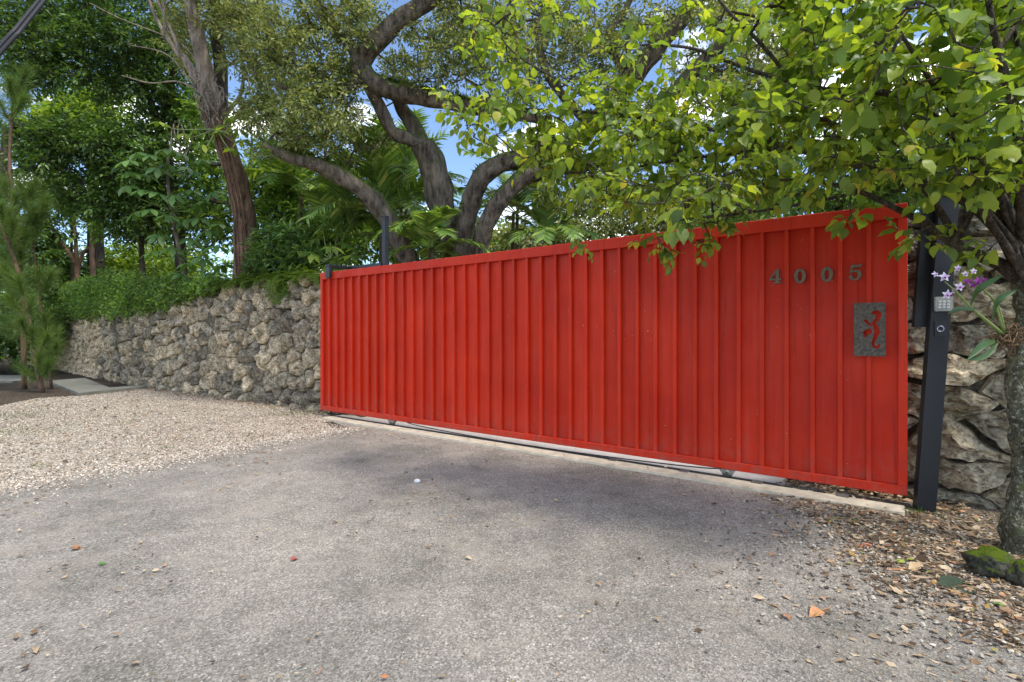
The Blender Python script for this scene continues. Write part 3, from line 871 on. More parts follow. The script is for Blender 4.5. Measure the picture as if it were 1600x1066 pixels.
def build_wall(name, label, plan, top_fn, smin, smax, asp, mat, gap, bulge, rough, near_n, front_sign, thick=0.5, n_t=400, zmin=-0.06, rings=(1.0, 0.93, 0.78, 0.58, 0.36, 0.17), nseg=24, lay=0.0):
    wp = WallPath(plan)
    Ltot = wp.d[-1]
    zmax = max(top_fn(s) for s in np.linspace(0, Ltot, 40))
    bounds = (0, Ltot, zmin, zmax)
    pts = relax_points(n_t, bounds, smin, smax, asp)
    cs = cells(pts, asp, bounds)
    root = empty(name, (wp.p[0][0], wp.p[0][1], 0), 0, label, 'wall')
    org = np.array([wp.p[0][0], wp.p[0][1], 0])
    def to_world(V):
        out = np.zeros_like(V)
        for i, (s, z, dep) in enumerate(V):
            p, t = wp.at(min(max(s, 0), Ltot)); p = p + t * (s - min(max(s, 0), Ltot))
            nrm = np.array([t[1], -t[0]]) * front_sign
            q = p + nrm * dep
            out[i] = (q[0], q[1], z)
        return out
    core = Acc()
    ss = np.linspace(0, Ltot, 40)
    V = []
    for s in ss:
        tz = top_fn(s) - 0.05
        for z, dep in ((-0.1, -0.012), (tz * 0.5, -0.012), (tz, -0.02), (tz, -thick), (-0.1, -thick)): V.append((s, z, dep))
    F = []
    for i in range(len(ss) - 1):
        for j in range(4):
            a = i * 5 + j; F += [(a, a + 5, a + 6), (a, a + 6, a + 1)]
    e = (len(ss) - 1) * 5
    F += [(0, 1, 2), (0, 2, 3), (0, 3, 4), (e, e + 2, e + 1), (e, e + 3, e + 2), (e, e + 4, e + 3)]
    core.add(to_world(np.array(V)), F); core.build('core', M['mortar'], root, False, None, org)
    order = []
    for i, (p, poly) in enumerate(zip(pts, cs)):
        if poly is None: continue
        if p[1] > top_fn(p[0]) - 0.02: continue
        w, _ = wp.at(p[0]); order.append((np.hypot(w[0], w[1]), i))
    order.sort()
    rest = Acc(); cnt = 0
    for dist, i in order:
        V, F = stone_geo(cs[i], gap, bulge, i * 1.7, nseg if cnt < near_n else 14, rough, 0.15, rings if cnt < near_n else (1.0, 0.85, 0.5), 0.1, lay)
        W = to_world(V)
        if front_sign < 0: F = F[:, ::-1]
        if cnt < near_n:
            c = W.mean(0)
            o = link('stone', mesh_tris('stone', W, F, front_sign < 0, c), mat, root)
            o.location = tuple(c - org)
        else: rest.add(W, F)
        cnt += 1
    if rest.V: rest.build('far_stones', mat, root, False, 'stuff', org)
    return root, wp, cnt

LW = [(-2.35, 8.42), (-3.39, 9.14), (-5.56, 10.67), (-9.07, 12.95), (-13.2, 16.2), (-18.7, 20.9), (-24, 25)]
def ltop(s):
    return float(np.interp(s, [0, 1.3, 3.9, 6.0, 8.1, 13.3, 30], [2.38, 2.42, 2.46, 2.44, 2.4, 2.35, 2.3])) + 0.07 * noise.noise(Vector((s * 2.1, 0, 0)))
lwall, lwp, ln = build_wall('stone_wall', 'long rough coral stone wall running left from the gate, ferns on its top', LW, ltop, 0.16, 0.46, 1.15, M['stone'], 0.008, 0.085, 0.055, 295, -1, 0.55, 1000)
RW = [tuple(gate_pt(GLEN - 0.35, 0.42)[:2]), tuple(gate_pt(GLEN + 0.5, 0.40)[:2]), tuple(gate_pt(GLEN + 2.4, 0.34)[:2])]
def rtop(s): return 2.36 + 0.06 * noise.noise(Vector((s * 2.1, 4, 0)))
rwall, rwp, rn = build_wall('stone_wall', 'short wall of big layered stones behind the black keypad post', RW, rtop, 0.15, 0.34, 2.6, M['ledge'], 0.006, 0.11, 0.06, 200, 1, 0.5, 160, rings=(1.0, 0.95, 0.85, 0.72, 0.57, 0.4, 0.2), nseg=40, lay=0.03)
print('stones', ln, rn)

# loose stones at the foot of the lichen tree
def rock(name, c, r, mat, label, seed, group=None):
    import bmesh
    bm = bmesh.new(); bmesh.ops.create_icosphere(bm, subdivisions=4, radius=1.0)
    for v in bm.verts:
        n_ = noise.fractal(v.co * 1.4 + Vector((seed, 0, 0)), 0.9, 2.1, 5)
        v.co *= 1 + 0.22 * n_
        v.co = Vector((v.co.x * r[0], v.co.y * r[1], v.co.z * r[2]))
    me = bpy.data.meshes.new(name); bm.to_mesh(me); bm.free()
    for p in me.polygons: p.use_smooth = True
    o = link(name, me, mat); o.location = tuple(c)
    return tag(o, label, 'stone', group)
c = G(1549, 897); rock('rock', (c[0], c[1], 0.055), (0.125, 0.105, 0.09), M['moss_rock'], 'dark rock with green moss on top beside the lichen covered trunk', 3)
c = G(1604, 915); rock('rock', (c[0], c[1], 0.05), (0.08, 0.08, 0.075), M['moss_rock'], 'smaller grey rock at the right picture edge beside the mossy one', 8)

# ------------------------------------------------------------------ plants: growing branches to leaf clusters
def grow(limb_pts, att, step=0.25, tip=0.006, expo=0.45, jitter=0.12, sides=5, maxr=0.08):
    """join every leaf cluster to the nearest wood; returns twig mesh and the outward direction at each cluster"""
    nodes = np.array(limb_pts, float); par = [-1] * len(nodes)
    A = np.asarray(att, float)
    dmin = np.min(((A[:, None, :] - nodes[None, ::2, :]) ** 2).sum(2), axis=1)
    order = np.argsort(dmin)
    buf = np.zeros((len(nodes) + len(A) * 14, 3)); buf[:len(nodes)] = nodes; n = len(nodes)
    chains = []
    dirs = np.zeros_like(A)
    for ai in order:
        a = A[ai]
        d2 = ((buf[:n] - a) ** 2).sum(1)
        j = int(np.argmin(d2)); dist = math.sqrt(d2[j])
        k = max(1, min(12, int(math.ceil(dist / step))))
        s = buf[j].copy(); prev = j
        ch = [j]
        off = rng.normal(size=3) * jitter * dist
        for i in range(1, k + 1):
            t = i / k
            p = s + (a - s) * t + off * math.sin(math.pi * t) + (rng.normal(size=3) * jitter * 0.35 * dist / k if i < k else 0)
            buf[n] = p; par.append(prev); prev = n; ch.append(n); n += 1
        chains.append(ch)
        v = a - buf[ch[-2]]
        dirs[ai] = v / (np.linalg.norm(v) + 1e-9)
    cnt = np.ones(n)
    for i in range(n - 1, -1, -1):
        if par[i] >= 0: cnt[par[i]] += 0 if False else cnt[i] * (1.0 if len(par) else 0)
    # count tips only
    tips = np.zeros(n)
    for ch in chains: tips[ch[-1]] += 1
    for i in range(n - 1, -1, -1):
        if par[i] >= 0: tips[par[i]] += tips[i]
    acc = Acc()
    for ch in chains:
        r = np.minimum(tip * np.maximum(tips[ch], 1) ** expo, maxr)
        r[0] = min(r[0], r[1] * 1.25)
        V, F = tube(buf[ch], r, sides, False)
        acc.add(V, F)
    return acc, dirs

def cluster_leaves(acc, tmpl, att, dirs, ntw, per, L, smin, smax, droop=0.25, upn=0.9, twig=None, tr=0.0018):
    """short twigs at each cluster, leaves set alternately along them"""
    n = len(att) * ntw
    idx = np.repeat(np.arange(len(att)), ntw)
    base = att[idx] - dirs[idx] * (rng.random((n, 1)) * L * 0.4)
    d = dirs[idx] * 0.6 + rng.normal(size=(n, 3)) * 0.62; d[:, 2] -= droop * 0.35; d = unit(d)
    ln = L * rng.uniform(0.55, 1.15, n)
    side = unit(np.cross(d, np.array([0, 0, 1.0]) + rng.normal(size=(n, 3)) * 0.35))
    if twig is not None:
        tV = [(-1, 0, 0), (1, 0, 0), (0, 0, 1.4), (0, 1, 0)]; tF = [(0, 1, 3), (1, 2, 3), (2, 0, 3)]
        V, F = inst(tV, tF, base, d, side, np.stack([np.full(n, tr), ln, np.full(n, tr)], 1)); twig.add(V, F)
    k = np.tile(np.arange(per), n); j = np.repeat(np.arange(n), per); N_ = n * per
    t = (0.25 + 0.75 * (k + rng.random(N_) * 0.5) / per)[:, None]
    sg = np.where(k % 2 == 0, 1.0, -1.0)[:, None]
    last = (k == per - 1)[:, None]
    dj = d[j]; sj = side[j]
    pos = base[j] + dj * (ln[j][:, None] * t) + sj * sg * 0.012
    pos[:, 2] -= droop * 0.25 * (t[:, 0] ** 2) * ln[j]
    ax_ = np.where(last, dj, sj * sg * 0.75 + dj * 0.55) + rng.normal(size=(N_, 3)) * 0.3
    ax_[:, 2] -= droop
    nr = np.cross(sj, dj); nr = nr * np.sign(nr[:, 2:3] + 1e-6) * 0.5 + rng.normal(size=(N_, 3)) * 0.36; nr[:, 2] += upn * 0.7
    size = (smin + (smax - smin) * rng.random(N_) ** 1.3) * (0.75 + 0.5 * rng.random(n))[j]
    V, F = inst(tmpl[0], tmpl[1], pos, ax_, nr, size)
    acc.add(V, F)

def ell_pts(specs, dens=1.0):
    """points in ellipsoids given as (px, py, distance, rx px, ry px, depth half-size m, number)"""
    out = []
    for px, py, d, rx, ry, rd, n in specs:
        n = int(n * dens)
        v = rdir(n) * (rng.random((n, 1)) ** (1 / 2.6))
        for q in v:
            out.append(P(px + q[0] * rx, py + q[1] * ry, d + q[2] * rd))
    return np.array(out)

def limb(root, org, pts, rad, mat, sides=12, name='limb', per=6, lump=0.18, lscale=2.5):
    p, r = smooth_path(pts, rad, per)
    V, F = tube(p, r, sides, True, lump, lscale)
    link(name, mesh_tris(name, V, F, True, org), mat, root)
    return p, r

# ---- live oak behind the gate
ob = P(700, 0, 10.6); ob[2] = 0
oak = empty('oak_tree', ob, 0, 'big spreading oak with mossy crooked limbs behind the red gate', 'tree')
OB = M['oak_bark']; wood = []
def ol(pts, rad, name='limb'):
    p, r = limb(oak, ob, [P(*q) for q in pts], rad, OB, 18, name, 9, 0.26, 3.2)
    wood.append(p); return p, r
L1 = ol([(700, 632, 10.6), (690, 540, 10.55), (665, 455, 10.4), (632, 395, 10.1), (601, 335, 9.9), (560, 292, 9.7), (505, 262, 9.5), (445, 242, 9.3), (412, 226, 9.2)], [0.3, 0.24, 0.21, 0.2, 0.19, 0.17, 0.145, 0.11, 0.05])
T1 = ol([(712, 632, 10.6), (722, 520, 10.6), (716, 430, 10.5), (703, 372, 10.4), (690, 320, 10.3), (677, 262, 10.2), (660, 225, 10.1)], [0.42, 0.34, 0.3, 0.27, 0.27, 0.27, 0.25], 'trunk')
L2 = ol([(664, 236, 10.15), (640, 218, 10.0), (613, 205, 9.9), (597, 175, 9.8), (580, 140, 9.6), (566, 112, 9.5)], [0.13, 0.13, 0.12, 0.115, 0.12, 0.13])
L3 = ol([(667, 245, 10.15), (650, 205, 10.2), (630, 172, 10.2), (618, 150, 10.1), (600, 140, 9.9)], [0.18, 0.16, 0.135, 0.12, 0.1])
L4 = ol([(850, 188, 9.6), (780, 176, 9.6), (705, 162, 9.6), (650, 150, 9.6), (600, 137, 9.5), (566, 110, 9.5), (572, 82, 9.4), (592, 60, 9.3), (622, 33, 9.2), (665, 3, 9.1), (720, -50, 9.0), (770, -110, 9)], [0.08, 0.11, 0.13, 0.15, 0.18, 0.19, 0.18, 0.165, 0.16, 0.15, 0.12, 0.07])
L5 = ol([(566, 112, 9.5), (545, 138, 9.4), (515, 146, 9.4), (480, 150, 9.3), (430, 130, 9.2)], [0.14, 0.09, 0.075, 0.06, 0.04])
L6 = ol([(716, 560, 10.5), (716, 440, 10.2), (722, 375, 10.1), (732, 332, 10.0), (748, 285, 9.8), (778, 258, 9.7), (820, 248, 9.6), (870, 235, 9.5), (925, 195, 9.4), (985, 125, 9.3), (1036, 63, 9.2), (1080, 10, 9.1), (1130, -70, 9)], [0.3, 0.22, 0.19, 0.185, 0.18, 0.17, 0.16, 0.15, 0.16, 0.175, 0.165, 0.14, 0.08])
L7 = ol([(722, 560, 10.4), (738, 430, 10.0), (753, 370, 9.7), (778, 318, 9.5), (820, 276, 9.4), (870, 262, 9.3), (940, 246, 9.2), (1010, 190, 9.1), (1090, 105, 9.0), (1160, 40, 9), (1240, -30, 9)], [0.26, 0.2, 0.17, 0.16, 0.155, 0.15, 0.13, 0.12, 0.13, 0.1, 0.06])
L8 = ol([(925, 200, 9.4), (880, 150, 9.3), (853, 110, 9.2), (842, 60, 9.2), (850, 10, 9.1), (870, -60, 9)], [0.09, 0.08, 0.075, 0.07, 0.06, 0.03])
L9 = ol([(985, 125, 9.3), (950, 60, 9.2), (975, 20, 9.2), (1000, -40, 9)], [0.09, 0.07, 0.06, 0.03])
L10 = ol([(566, 100, 9.5), (535, 60, 9.6), (505, 20, 9.7), (480, -30, 9.8)], [0.1, 0.07, 0.05, 0.03])
oak_specs = [(480, 60, 9.4, 95, 75, 1.0, 240), (560, 30, 9.7, 70, 50, 1.0, 120), (500, 175, 9.3, 75, 55, 0.8, 200), (470, 215, 9.5, 50, 25, 0.5, 60),
             (700, 70, 9.4, 75, 65, 1.0, 170), (640, 110, 9.6, 60, 30, 0.8, 60), (800, 90, 9.2, 90, 80, 1.0, 190), (760, 20, 9.3, 80, 45, 1, 110), (900, 60, 9.3, 70, 70, 1.0, 150), (960, 90, 9.2, 50, 60, .8, 80),
             (1010, 30, 9.3, 60, 40, .8, 60), (520, 120, 9.6, 60, 40, 0.8, 90), (580, 200, 10.2, 50, 40, .6, 40), (1120, 20, 9, 60, 50, 1, 110), (1150, 130, 9.2, 80, 50, 1, 150), (1230, 70, 9, 70, 80, 1, 150), (1030, 200, 9.4, 90, 60, 1, 170), (1090, 100, 9.6, 50, 30, .6, 30), (420, -60, 9.5, 140, 60, 1.2, 120), (700, -80, 9.2, 200, 60, 1.2, 150), (1000, -80, 9.2, 160, 60, 1.2, 120),
             (930, 300, 9.6, 110, 40, .8, 110), (1060, 300, 9.8, 90, 45, .8, 80), (520, 240, 10.6, 50, 40, .6, 40)]
att = ell_pts(oak_specs, 0.72)
tw, dirs = grow(np.concatenate(wood), att, 0.3, 0.006, 0.42, 0.16, 5, 0.07)
tw.build('twigs', OB, oak, True, 'stuff', ob)
acc = Acc(); cluster_leaves(acc, LEAF_S, att, dirs, 6, 6, 0.26, 0.055, 0.105, 0.15, 0.7)
acc.build('crown', M['oak_leaf'], oak, False, None, ob)
# ferns and moss along the tops of the limbs
acc = Acc()
for (pp_, rr_), n_ in ((L1, 900), (L4, 1300), (L5, 260), (L6, 300), (L7, 200)):
    k = rng.integers(2, len(pp_) - 3, n_) if pp_ is not L4[0] else rng.integers(4, 36, n_)
    th = rng.normal(size=n_) * 0.9
    base = pp_[k] + np.stack([np.sin(th) * rr_[k] * 0.6, np.sin(th) * rr_[k] * 0.6, np.cos(th) * rr_[k] * 0.9], 1) + rng.normal(size=(n_, 3)) * 0.02
    d = np.stack([np.sin(th) + rng.normal(size=n_) * .5, rng.normal(size=n_) * .6 - 0.3, np.abs(np.cos(th)) * 0.8 + rng.normal(size=n_) * .4], 1)
    V, F = inst(LEAF_N[0], LEAF_N[1], base, d, rdir(n_, 0.8), rng.uniform(0.07, 0.17, n_)); acc.add(V, F)
acc.build('limb_ferns', M['fern'], oak, False, 'stuff', ob)

# ---- leaning brown tree behind the stone wall
lb = P(388, 0, 11.7); lb[2] = 0
lean_t = empty('fig_tree', lb, 0, 'curving brown trunk with tangled aerial roots behind the stone wall', 'tree')
wood = []
def ll(pts, rad, mat, name='limb', lump=0.15):
    p, r = limb(lean_t, lb, [P(*q) for q in pts], rad, mat, 14, name, 6, lump); wood.append(p); return p, r
ll([(388, 616, 11.7), (384, 500, 11.7), (383, 425, 11.7), (385, 375, 11.65), (378, 318, 11.6), (362, 255, 11.5), (345, 205, 11.4), (334, 172, 11.35)], [0.32, 0.28, 0.26, 0.25, 0.235, 0.215, 0.22, 0.24], M['lean_bark'], 'trunk')
ll([(336, 180, 11.35), (325, 130, 11.3), (312, 70, 11.2), (300, 20, 11.1), (285, -50, 11), (270, -120, 11)], [0.24, 0.17, 0.155, 0.14, 0.12, 0.06], M['grey_bark'])
ll([(338, 178, 11.4), (345, 110, 11.6), (338, 50, 11.7), (345, -20, 11.8), (360, -90, 12)], [0.2, 0.14, 0.12, 0.1, 0.05], M['dark_bark'])
for pts, r0 in (([(330, 170), (300, 110), (275, 80), (245, 30), (225, -20)], .07), ([(330, 165), (290, 100), (265, 40), (240, -10)], .06), ([(326, 150), (290, 90), (262, 60), (255, 10), (250, -40)], .05),
                ([(332, 172), (318, 150), (280, 128), (235, 130), (190, 118)], .025), ([(325, 160), (300, 130), (260, 85), (200, 70)], .025), ([(318, 120), (285, 70), (190, 30), (140, 5)], .02), ([(345, 185), (375, 150), (380, 110), (375, 80)], .05)):
    ll([(a, b, 11.3 - 0.05 * i) for i, (a, b) in enumerate(pts)], list(np.linspace(r0, r0 * 0.4, len(pts))), M['grey_bark'], 'limb', 0.1)
for i in range(18):          # roots wound round the knot and down the trunk
    x = random.uniform(305, 352); y = random.uniform(110, 165); pts = [P(x, y, 11.1)]
    for k in range(5):
        x += random.uniform(-8, 12); y += random.uniform(4, 18); pts.append(P(x, y, 11.1 + random.uniform(-0.08, 0.06)))
    p, r = smooth_path(pts, [random.uniform(0.009, 0.02)] * 6, 4)
    a = Acc(); a.tube(p, r, 6); a.build('aerial_root', M['root'], lean_t, True, None, lb)
for i in range(5):
    x = random.uniform(262, 296); y = random.uniform(185, 200); pts = [P(x, y, 11.2)]
    for k in range(3):
        x += random.uniform(-6, 6); y += random.uniform(10, 22); pts.append(P(x, y, 11.2 + random.uniform(-0.1, 0.1)))
    p, r = smooth_path(pts, [0.012] * 4, 4); a = Acc(); a.tube(p, r, 5); a.build('aerial_root', M['root'], lean_t, True, None, lb)
for k_ in range(4):
    off = [-7, -2, 4, 10][k_]
    p, r = smooth_path([P(335 + off * .6, 190, 11.1), P(352 + off, 245, 11.22), P(368 + off, 315, 11.34), P(374 + off, 370, 11.4), P(376 + off, 430, 11.42)], [0.012, 0.014, 0.014, 0.012, 0.01], 6)
    a = Acc(); a.tube(p, r, 6); a.build('aerial_root', M['lean_bark'], lean_t, True, None, lb)
att = ell_pts([(390, 60, 11, 60, 75, 1, 120), (425, 130, 10.8, 45, 60, .8, 80), (340, 10, 11.5, 90, 50, 1, 120), (410, 190, 10.8, 45, 50, .7, 70), (330, -80, 11.5, 130, 60, 1.2, 120), (300, 60, 12, 60, 60, .8, 60)])
tw, dirs = grow(np.concatenate(wood), att, 0.3, 0.006, 0.42, 0.15)
tw.build('twigs', M['grey_bark'], lean_t, True, 'stuff', lb)
acc = Acc(); cluster_leaves(acc, LEAF_N, att, dirs, 5, 6, 0.3, 0.08, 0.15, 0.2, 0.7)
acc.build('crown', M['oak_leaf'], lean_t, False, None, lb)

# ---- generic broadleaf tree
def tree(name, label, base, stems, specs, leafm, barkm, tmpl, per, spread, smin, smax, cat='tree', group=None, droop=0.25, tip=0.006, upn=0.9, far=1.0):
    b = np.array([base[0] * far, base[1] * far, 0.0])
    stems = [([(q[0], q[1] if far == 1.0 or q[1] < gy(q[2]) - 1 else gy(q[2] * far), q[2] * far) for q in pts], rad) for pts, rad in stems]
    specs = [(e[0], e[1], e[2] * far) + tuple(e[3:]) for e in specs]
    root = empty(name, b, 0, label, cat, group); wd = []
    for k, (pts, rad) in enumerate(stems):
        p, r = smooth_path([P(*q) for q in pts], rad, 5)
        V, F = tube(p, r, 9, True, 0.15, 2.5)
        link('trunk' if k == 0 else 'limb', mesh_tris('trunk', V, F, True, b), barkm, root); wd.append(p)
    a_ = ell_pts(specs)
    tw, dr = grow(np.concatenate(wd), a_, 0.35, tip, 0.42, 0.15)
    tw.build('twigs', barkm, root, True, 'stuff', b)
    ac = Acc(); cluster_leaves(ac, tmpl, a_, dr, max(2, per // 5), 6, spread * 1.9, smin, smax, droop, upn)
    ac.build('crown', leafm, root, False, None, b)
    return root
def gy(d): return HOR + FPX * CAMH / d
# dense dark tree filling the upper left
tree('broadleaf_tree', 'dense dark green tree filling the upper left corner', P(285, 0, 13.2), [
    ([(285, gy(13.2), 13.2), (284, 440, 13.2), (278, 350, 13.1), (262, 250, 13), (230, 150, 12.8), (180, 60, 12.6), (140, -40, 12.6)], [0.2, 0.17, 0.15, 0.13, 0.11, 0.08, 0.05]),
    ([(270, 290, 13.1), (220, 240, 12.8), (150, 225, 12.5), (80, 215, 12.3), (20, 190, 12.2)], [0.1, 0.08, 0.07, 0.05, 0.03]),
    ([(250, 200, 12.9), (270, 120, 12.8), (290, 40, 12.8), (290, -40, 12.8)], [0.1, 0.08, 0.06, 0.04]),
    ([(220, 140, 12.8), (130, 110, 12.5), (60, 90, 12.3), (0, 60, 12.2)], [0.08, 0.06, 0.05, 0.03])],
    [(60, 40, 12.4, 90, 60, 1.0, 260), (180, 40, 12.6, 90, 70, 1.1, 280), (270, 90, 12.9, 60, 80, 0.9, 170), (200, 120, 12.7, 80, 50, 0.9, 170), (70, 110, 12.3, 90, 40, .8, 160),
     (100, 215, 12.5, 95, 34, .9, 220), (200, 240, 12.7, 70, 60, .9, 220), (60, 260, 12.5, 60, 40, .8, 110), (150, 295, 12.8, 80, 45, .8, 190), (250, 190, 13, 50, 70, .7, 110), (200, 340, 13, 60, 40, .7, 110), (250, 280, 13.2, 50, 60, .7, 90), (100, -60, 12.4, 220, 60, 1.2, 200)],
    M['dark_leaf'], M['dark_bark'], LEAF_S, 22, 0.23, 0.10, 0.18, far=1.15)
tree('slim_tree', 'slim dark stem with a small crown behind the vine covered wall', P(222, 0, 15), [
    ([(225, gy(15), 15), (224, 450, 15), (221, 380, 15), (226, 320, 15), (230, 260, 15)], [0.09, 0.08, 0.07, 0.06, 0.03])],
    [(215, 290, 15, 45, 50, .8, 60), (240, 340, 15, 40, 40, .8, 40)], M['mid_leaf'], M['dark_bark'], LEAF_S, 20, 0.22, 0.1, 0.18)
tree('forked_tree', 'pale slim forked stems left of the vine covered wall', P(118, 0, 16), [
    ([(120, gy(16), 16), (120, 450, 16), (118, 410, 16), (95, 380, 16), (75, 340, 16), (60, 290, 16)], [0.13, 0.11, 0.1, 0.07, 0.055, 0.03]),
    ([(118, 440, 16), (128, 400, 16), (150, 380, 16), (185, 355, 16)], [0.08, 0.06, 0.05, 0.03]),
    ([(120, 430, 16), (118, 370, 16), (112, 310, 16)], [0.08, 0.06, 0.03]),
    ([(146, gy(16), 16), (145, 430, 16), (142, 350, 16), (140, 290, 16)], [0.1, 0.09, 0.08, 0.05])],
    [(100, 300, 16, 60, 30, .9, 70), (160, 340, 16, 40, 30, .9, 50)], M['mid_leaf'], M['lean_bark'], LEAF_S, 18, 0.26, 0.12, 0.22, far=1.25)
# trees far behind
tree('background_tree', 'sunlit yellow green tree seen behind the dark stems on the left', P(230, 0, 24), [([(230, gy(24), 24), (225, 480, 24), (230, 420, 24), (220, 360, 24)], [0.25, 0.2, 0.15, 0.08])],
     [(215, 420, 24, 90, 50, 2, 200), (120, 440, 23, 80, 45, 2, 150), (290, 430, 23, 60, 50, 2, 110), (200, 480, 23, 120, 20, 1.5, 80)], M['bright_leaf'], M['dark_bark'], LEAF_S, 22, 0.4, 0.18, 0.32)
tree('background_tree', 'pale green treetop in the sky gap at upper left', P(150, 0, 22), [([(150, gy(22), 22), (150, 400, 22), (145, 280, 22), (135, 200, 22)], [0.35, 0.3, 0.2, 0.1])],
     [(115, 185, 22, 70, 38, 1.6, 150), (150, 165, 22, 60, 35, 1.5, 100), (60, 200, 22, 60, 40, 1.5, 80)], M['bright_leaf'], M['dark_bark'], LEAF_S, 22, 0.35, 0.16, 0.3)
tree('background_tree', 'tall mid green tree behind the pine saplings at the left edge', P(-40, 0, 20), [([(-40, gy(20), 20), (-30, 400, 20), (0, 300, 20), (10, 200, 20)], [0.35, 0.3, 0.2, 0.1])],
     [(0, 430, 20, 90, 60, 2, 170), (-20, 330, 20, 90, 60, 1.6, 170), (60, 380, 20, 60, 60, 1.4, 110), (20, 500, 18, 90, 30, 1.4, 110), (-30, 540, 18, 70, 24, 1.2, 60)], M['dark_leaf'], M['dark_bark'], LEAF_S, 22, 0.35, 0.15, 0.28)
tree('background_tree', 'mid green leafy tree between the brown trunk and the oak', P(450, 0, 14), [([(450, gy(14), 14), (450, 450, 14), (445, 350, 14), (440, 280, 14)], [0.25, 0.2, 0.14, 0.07])],
     [(440, 330, 14, 60, 60, 1.2, 230), (410, 270, 14, 50, 50, 1, 110), (480, 390, 13, 70, 45, 1.1, 170), (330, 330, 15, 60, 70, 1, 170), (320, 250, 15, 40, 60, 1, 90), (305, 175, 15, 45, 45, 1, 110), (255, 330, 16, 60, 50, 1, 90), (470, 290, 14, 50, 40, 1, 90)], M['mid_leaf'], M['dark_bark'], LEAF_S, 22, 0.24, 0.11, 0.2)
tree('background_tree', 'grey green tree low behind the oak and the gate', P(900, 0, 16), [([(900, gy(16), 16), (900, 450, 16), (905, 380, 16), (900, 330, 16)], [0.25, 0.2, 0.15, 0.08])],
     [(880, 370, 16, 100, 40, 1.6, 200), (1000, 340, 16, 90, 50, 1.5, 170), (1120, 320, 15, 100, 60, 1.5, 200), (780, 390, 17, 90, 35, 1.5, 130)], M['oak_leaf'], M['dark_bark'], LEAF_S, 22, 0.28, 0.12, 0.22)
tree('background_tree', 'pale feathery tree behind the palms', P(620, 0, 18), [([(640, gy(18), 18), (640, 460, 18), (630, 380, 18)], [0.25, 0.2, 0.1])],
     [(620, 370, 18, 90, 40, 1.5, 150), (730, 370, 18, 70, 40, 1.5, 110), (520, 370, 18, 60, 50, 1.5, 110)], M['mid_leaf'], M['dark_bark'], LEAF_S, 22, 0.3, 0.14, 0.26)
tree('background_tree', 'green tree rising behind the right stone wall', P(1500, 0, 7), [([(1560, gy(7), 7), (1550, 450, 7), (1540, 330, 7), (1530, 200, 7)], [0.15, 0.13, 0.1, 0.06])],
     [(1500, 180, 7, 130, 110, .7, 170), (1400, 250, 7.2, 110, 60, .6, 110), (1560, 320, 6.5, 60, 60, .4, 60), (1280, 230, 7.6, 100, 80, .6, 110), (1250, 318, 8, 110, 26, .6, 100), (1380, 300, 7.2, 70, 28, .4, 60), (1120, 338, 8.5, 80, 22, .6, 60)], M['mid_leaf'], M['dark_bark'], LEAF_S, 18, 0.16, 0.08, 0.14)
tree('low_shrub', 'dark narrow leaved shrub between the brown trunk and the gate', P(440, 0, 10.6), [([(440, gy(10.6), 10.6), (440, 480, 10.6), (438, 430, 10.6), (435, 390, 10.6)], [0.05, 0.045, 0.04, 0.02]), ([(440, 480, 10.6), (470, 420, 10.5), (475, 390, 10.5)], [0.03, 0.025, 0.015])],
     [(435, 385, 10.6, 45, 38, .5, 120), (470, 400, 10.4, 35, 28, .4, 70), (410, 420, 10.8, 30, 25, .4, 50)], M['dark_leaf'], M['dark_bark'], LEAF_N, 22, 0.11, 0.1, 0.19, 'shrub')

for k_, (px, d_, lab) in enumerate(((-330, 17, 'tall leafy tree just beyond the left picture edge'), (-620, 19, 'second leafy tree further beyond the left picture edge'), (-180, 26, 'far leafy tree behind the pines beyond the left picture edge'))):
    tree('background_tree', lab, P(px, 0, d_), [([(px, gy(d_), d_), (px + 10, 430, d_), (px, 300, d_), (px + 15, 180, d_)], [0.3, 0.25, 0.18, 0.08])],
         [(px, 180, d_, 150, 130, 2, 170), (px + 40, 330, d_, 150, 90, 2, 150), (px - 60, 440, d_, 140, 70, 2, 120), (px + 60, 520, d_, 140, 40, 1.5, 80)], M['mid_leaf'], M['dark_bark'], LEAF_S, 22, 0.4, 0.18, 0.34)
acc = Acc()
for i in range(420):
    px = random.uniform(-350, 1500); d_ = random.uniform(27, 40); k = 60
    top = 405 + 50 * noise.noise(Vector((px * 0.012, 0, 3)))
    c = P(px, random.uniform(top, 545), d_)
    V, F = inst(LEAF_S[0], LEAF_S[1], c + rng.normal(size=(k, 3)) * 0.8, rdir(k), rdir(k, 0.7), rng.uniform(0.25, 0.5, k)); acc.add(V, F)
tl = acc.build('woodland', M['bright_leaf'], None, False, 'stuff'); tag(tl, 'far sunlit woodland closing the view behind the garden trees', 'woodland')

